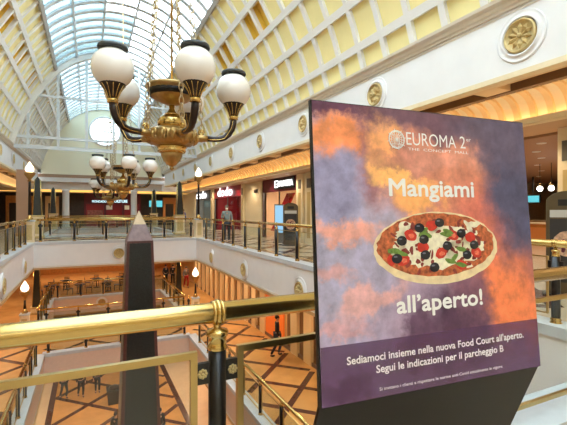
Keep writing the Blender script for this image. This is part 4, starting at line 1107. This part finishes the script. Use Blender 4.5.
def person(label, loc, rz, h=1.75, top=(40, 40, 46), legs=(36, 36, 42), hair=(40, 30, 26), pose='stand', mask=False):
    t = thing('person', label, 'person', loc, rz)
    k = h/1.75
    st = 0.16 if pose == 'walk' else 0.0
    J = {
     'pel': (0, 0, 0.95), 'abd': (0, 0, 1.10), 'che': (0, 0.0, 1.30), 'nck': (0, 0.01, 1.48), 'nk2': (0, -0.005, 1.54), 'hd1': (0, -0.012, 1.60), 'hd2': (0, -0.015, 1.68),
     'hiL': (0.09, 0, 0.92), 'knL': (0.10, -0.02-st, 0.50), 'anL': (0.10, 0.03-st*0.6, 0.09), 'toL': (0.11, -0.12-st*0.6, 0.04),
     'hiR': (-0.09, 0, 0.92), 'knR': (-0.10, -0.02+st*0.5, 0.50), 'anR': (-0.10, 0.03+st*1.6, 0.09), 'toR': (-0.11, -0.12+st*1.6, 0.04),
     'shL': (0.17, 0.01, 1.43), 'elL': (0.23, 0.03, 1.15), 'wrL': (0.23, -0.05, 0.92), 'haL': (0.225, -0.08, 0.84), 'fiL': (0.22, -0.10, 0.76),
     'shR': (-0.17, 0.01, 1.43), 'elR': (-0.23, 0.03, 1.15), 'wrR': (-0.23, -0.05, 0.92), 'haR': (-0.225, -0.08, 0.84), 'fiR': (-0.22, -0.10, 0.76),
    }
    if pose == 'rail':
        for s_, n in ((1, 'L'), (-1, 'R')):
            J['el'+n] = (s_*0.26, -0.06, 1.18); J['wr'+n] = (s_*0.16, -0.26, 1.14); J['ha'+n] = (s_*0.12, -0.32, 1.13); J['fi'+n] = (s_*0.07, -0.36, 1.11)
    if pose == 'phone':
        J['elR'] = (-0.24, -0.02, 1.16); J['wrR'] = (-0.15, -0.24, 1.22); J['haR'] = (-0.12, -0.30, 1.26); J['fiR'] = (-0.10, -0.33, 1.31)
    R_ = dict(pel=(0.15, 0.10), abd=(0.135, 0.09), che=(0.16, 0.105), nck=0.07, nk2=0.05, hd1=(0.068, 0.082), hd2=(0.075, 0.09))
    for n in 'LR': R_.update({'hi'+n: 0.09, 'kn'+n: 0.055, 'an'+n: 0.038, 'to'+n: 0.036, 'sh'+n: 0.062, 'el'+n: 0.043, 'wr'+n: 0.028, 'ha'+n: (0.034, 0.018), 'fi'+n: (0.026, 0.012)})
    E_ = [('pel','abd'),('abd','che'),('che','nck'),('nck','nk2'),('nk2','hd1'),('hd1','hd2')]
    for n in 'LR': E_ += [('pel','hi'+n),('hi'+n,'kn'+n),('kn'+n,'an'+n),('an'+n,'to'+n),('che','sh'+n),('sh'+n,'el'+n),('el'+n,'wr'+n),('wr'+n,'ha'+n),('ha'+n,'fi'+n)]
    def sm(name, keep, add, m, sub=1):
        names = [n for n in J if n in keep]; idx = {n: i for i, n in enumerate(names)}
        ed = [(idx[a], idx[b]) for a, b in E_ if a in idx and b in idx]
        rad = [tuple(q+add for q in R_[n]) if isinstance(R_[n], tuple) else R_[n]+add for n in names]
        me = skin_mesh(name, [tuple(c_*k for c_ in J[n]) for n in names], ed, [tuple(q*k for q in r) if isinstance(r, tuple) else r*k for r in rad], 0, sub)
        return obj(name, me, m, t)
    sm('body', set(J), 0.0, SKIN, 2)
    sm('jacket', {'pel','abd','che','nck','shL','elL','wrL','shR','elR','wrR'}, 0.014, mat('cloth_%d_%d_%d' % top, top, 0.85))
    sm('trousers', {'pel','hiL','knL','anL','hiR','knR','anR'}, 0.017, mat('cloth_%d_%d_%d' % legs, legs, 0.85))
    for n in 'LR':
        a, b = J['an'+n], J['to'+n]
        MB().sphere((0.5*(a[0]+b[0])*k, 0.5*(a[1]+b[1])*k, 0.045*k), 0.05, 12, 8, (0.95, 2.3, 0.9)).build('shoe', BLACK, t)
    MB().sphere((0, 0.012*k, 1.685*k), 0.1*k, 14, 10, (0.88, 1.0, 0.95)).build('hair', mat('hair_%d' % hair[0], hair, 0.7), t)
    MB().sphere((0, -0.105*k, 1.625*k), 0.016*k, 8, 6, (0.8, 1.2, 1.3)).build('nose', SKIN, t)
    for s_ in (-1, 1):
        MB().sphere((s_*0.032*k, -0.092*k, 1.65*k), 0.011*k, 8, 6).build('eye', BLACKM, t)
        MB().sphere((s_*0.078*k, 0.0, 1.635*k), 0.02*k, 8, 6, (0.5, 0.9, 1.4)).build('ear', SKIN, t)
    if mask: MB().sphere((0, -0.06*k, 1.595*k), 0.06*k, 14, 8, (1.05, 0.95, 0.75)).build('face_mask', PRINTW, t)
    return t
person('person in grey jacket and white face mask behind the upper right balustrade', (6.35, 19.6, 0), math.radians(-20), 1.88, (136, 146, 146), (60, 66, 76), (120, 104, 92), 'phone', True)
person('person in black standing on the orange floor of the middle gallery', (7.45, 15.9, MZ), math.radians(70), 1.76, (34, 30, 38), (44, 50, 70), (34, 26, 22), 'walk')
person('left one of two people in black at the far middle gallery', (5.95, 35.2, MZ), 0.3, 1.76, (24, 24, 28), (22, 22, 26), (30, 24, 20), 'stand')
person('right one of two people in black at the far middle gallery', (6.55, 35.2, MZ), -0.3, 1.7, (20, 20, 22), (26, 24, 26), (40, 28, 20), 'stand')
person('person in grey top and red trousers at the far middle gallery', (7.3, 33.4, MZ), 0.2, 1.74, (128, 120, 116), (168, 34, 34), (40, 30, 24), 'walk')
person('leftmost of three people in dark clothes on the ground floor below the bridge', (-1.3, 27.0, GZ), 0.5, 1.76, (40, 40, 48), (36, 40, 50), (36, 28, 22), 'walk')
person('middle one of three people in dark clothes on the ground floor below the bridge', (-0.4, 26.8, GZ), 0.2, 1.74, (50, 46, 46), (30, 30, 40), (36, 28, 22), 'walk')
person('rightmost of three people in dark clothes on the ground floor below the bridge', (0.5, 27.0, GZ), 0.0, 1.7, (44, 40, 40), (34, 34, 40), (36, 28, 22), 'stand')
person('person in dark coat on the ground floor right of the tall obelisk', (3.05, 19.6, GZ), 0.4, 1.75, (36, 34, 40), (40, 40, 48), (30, 24, 20), 'stand')
person('person in dark coat on the ground floor left of the tall obelisk', (1.15, 20.2, GZ), 2.4, 1.72, (46, 40, 40), (40, 40, 48), (44, 32, 24), 'walk')
person('person in blue top far behind the right upper obelisk', (7.2, 34.0, 0), 0.4, 1.74, (70, 84, 140), (44, 44, 60), (36, 28, 22), 'stand')
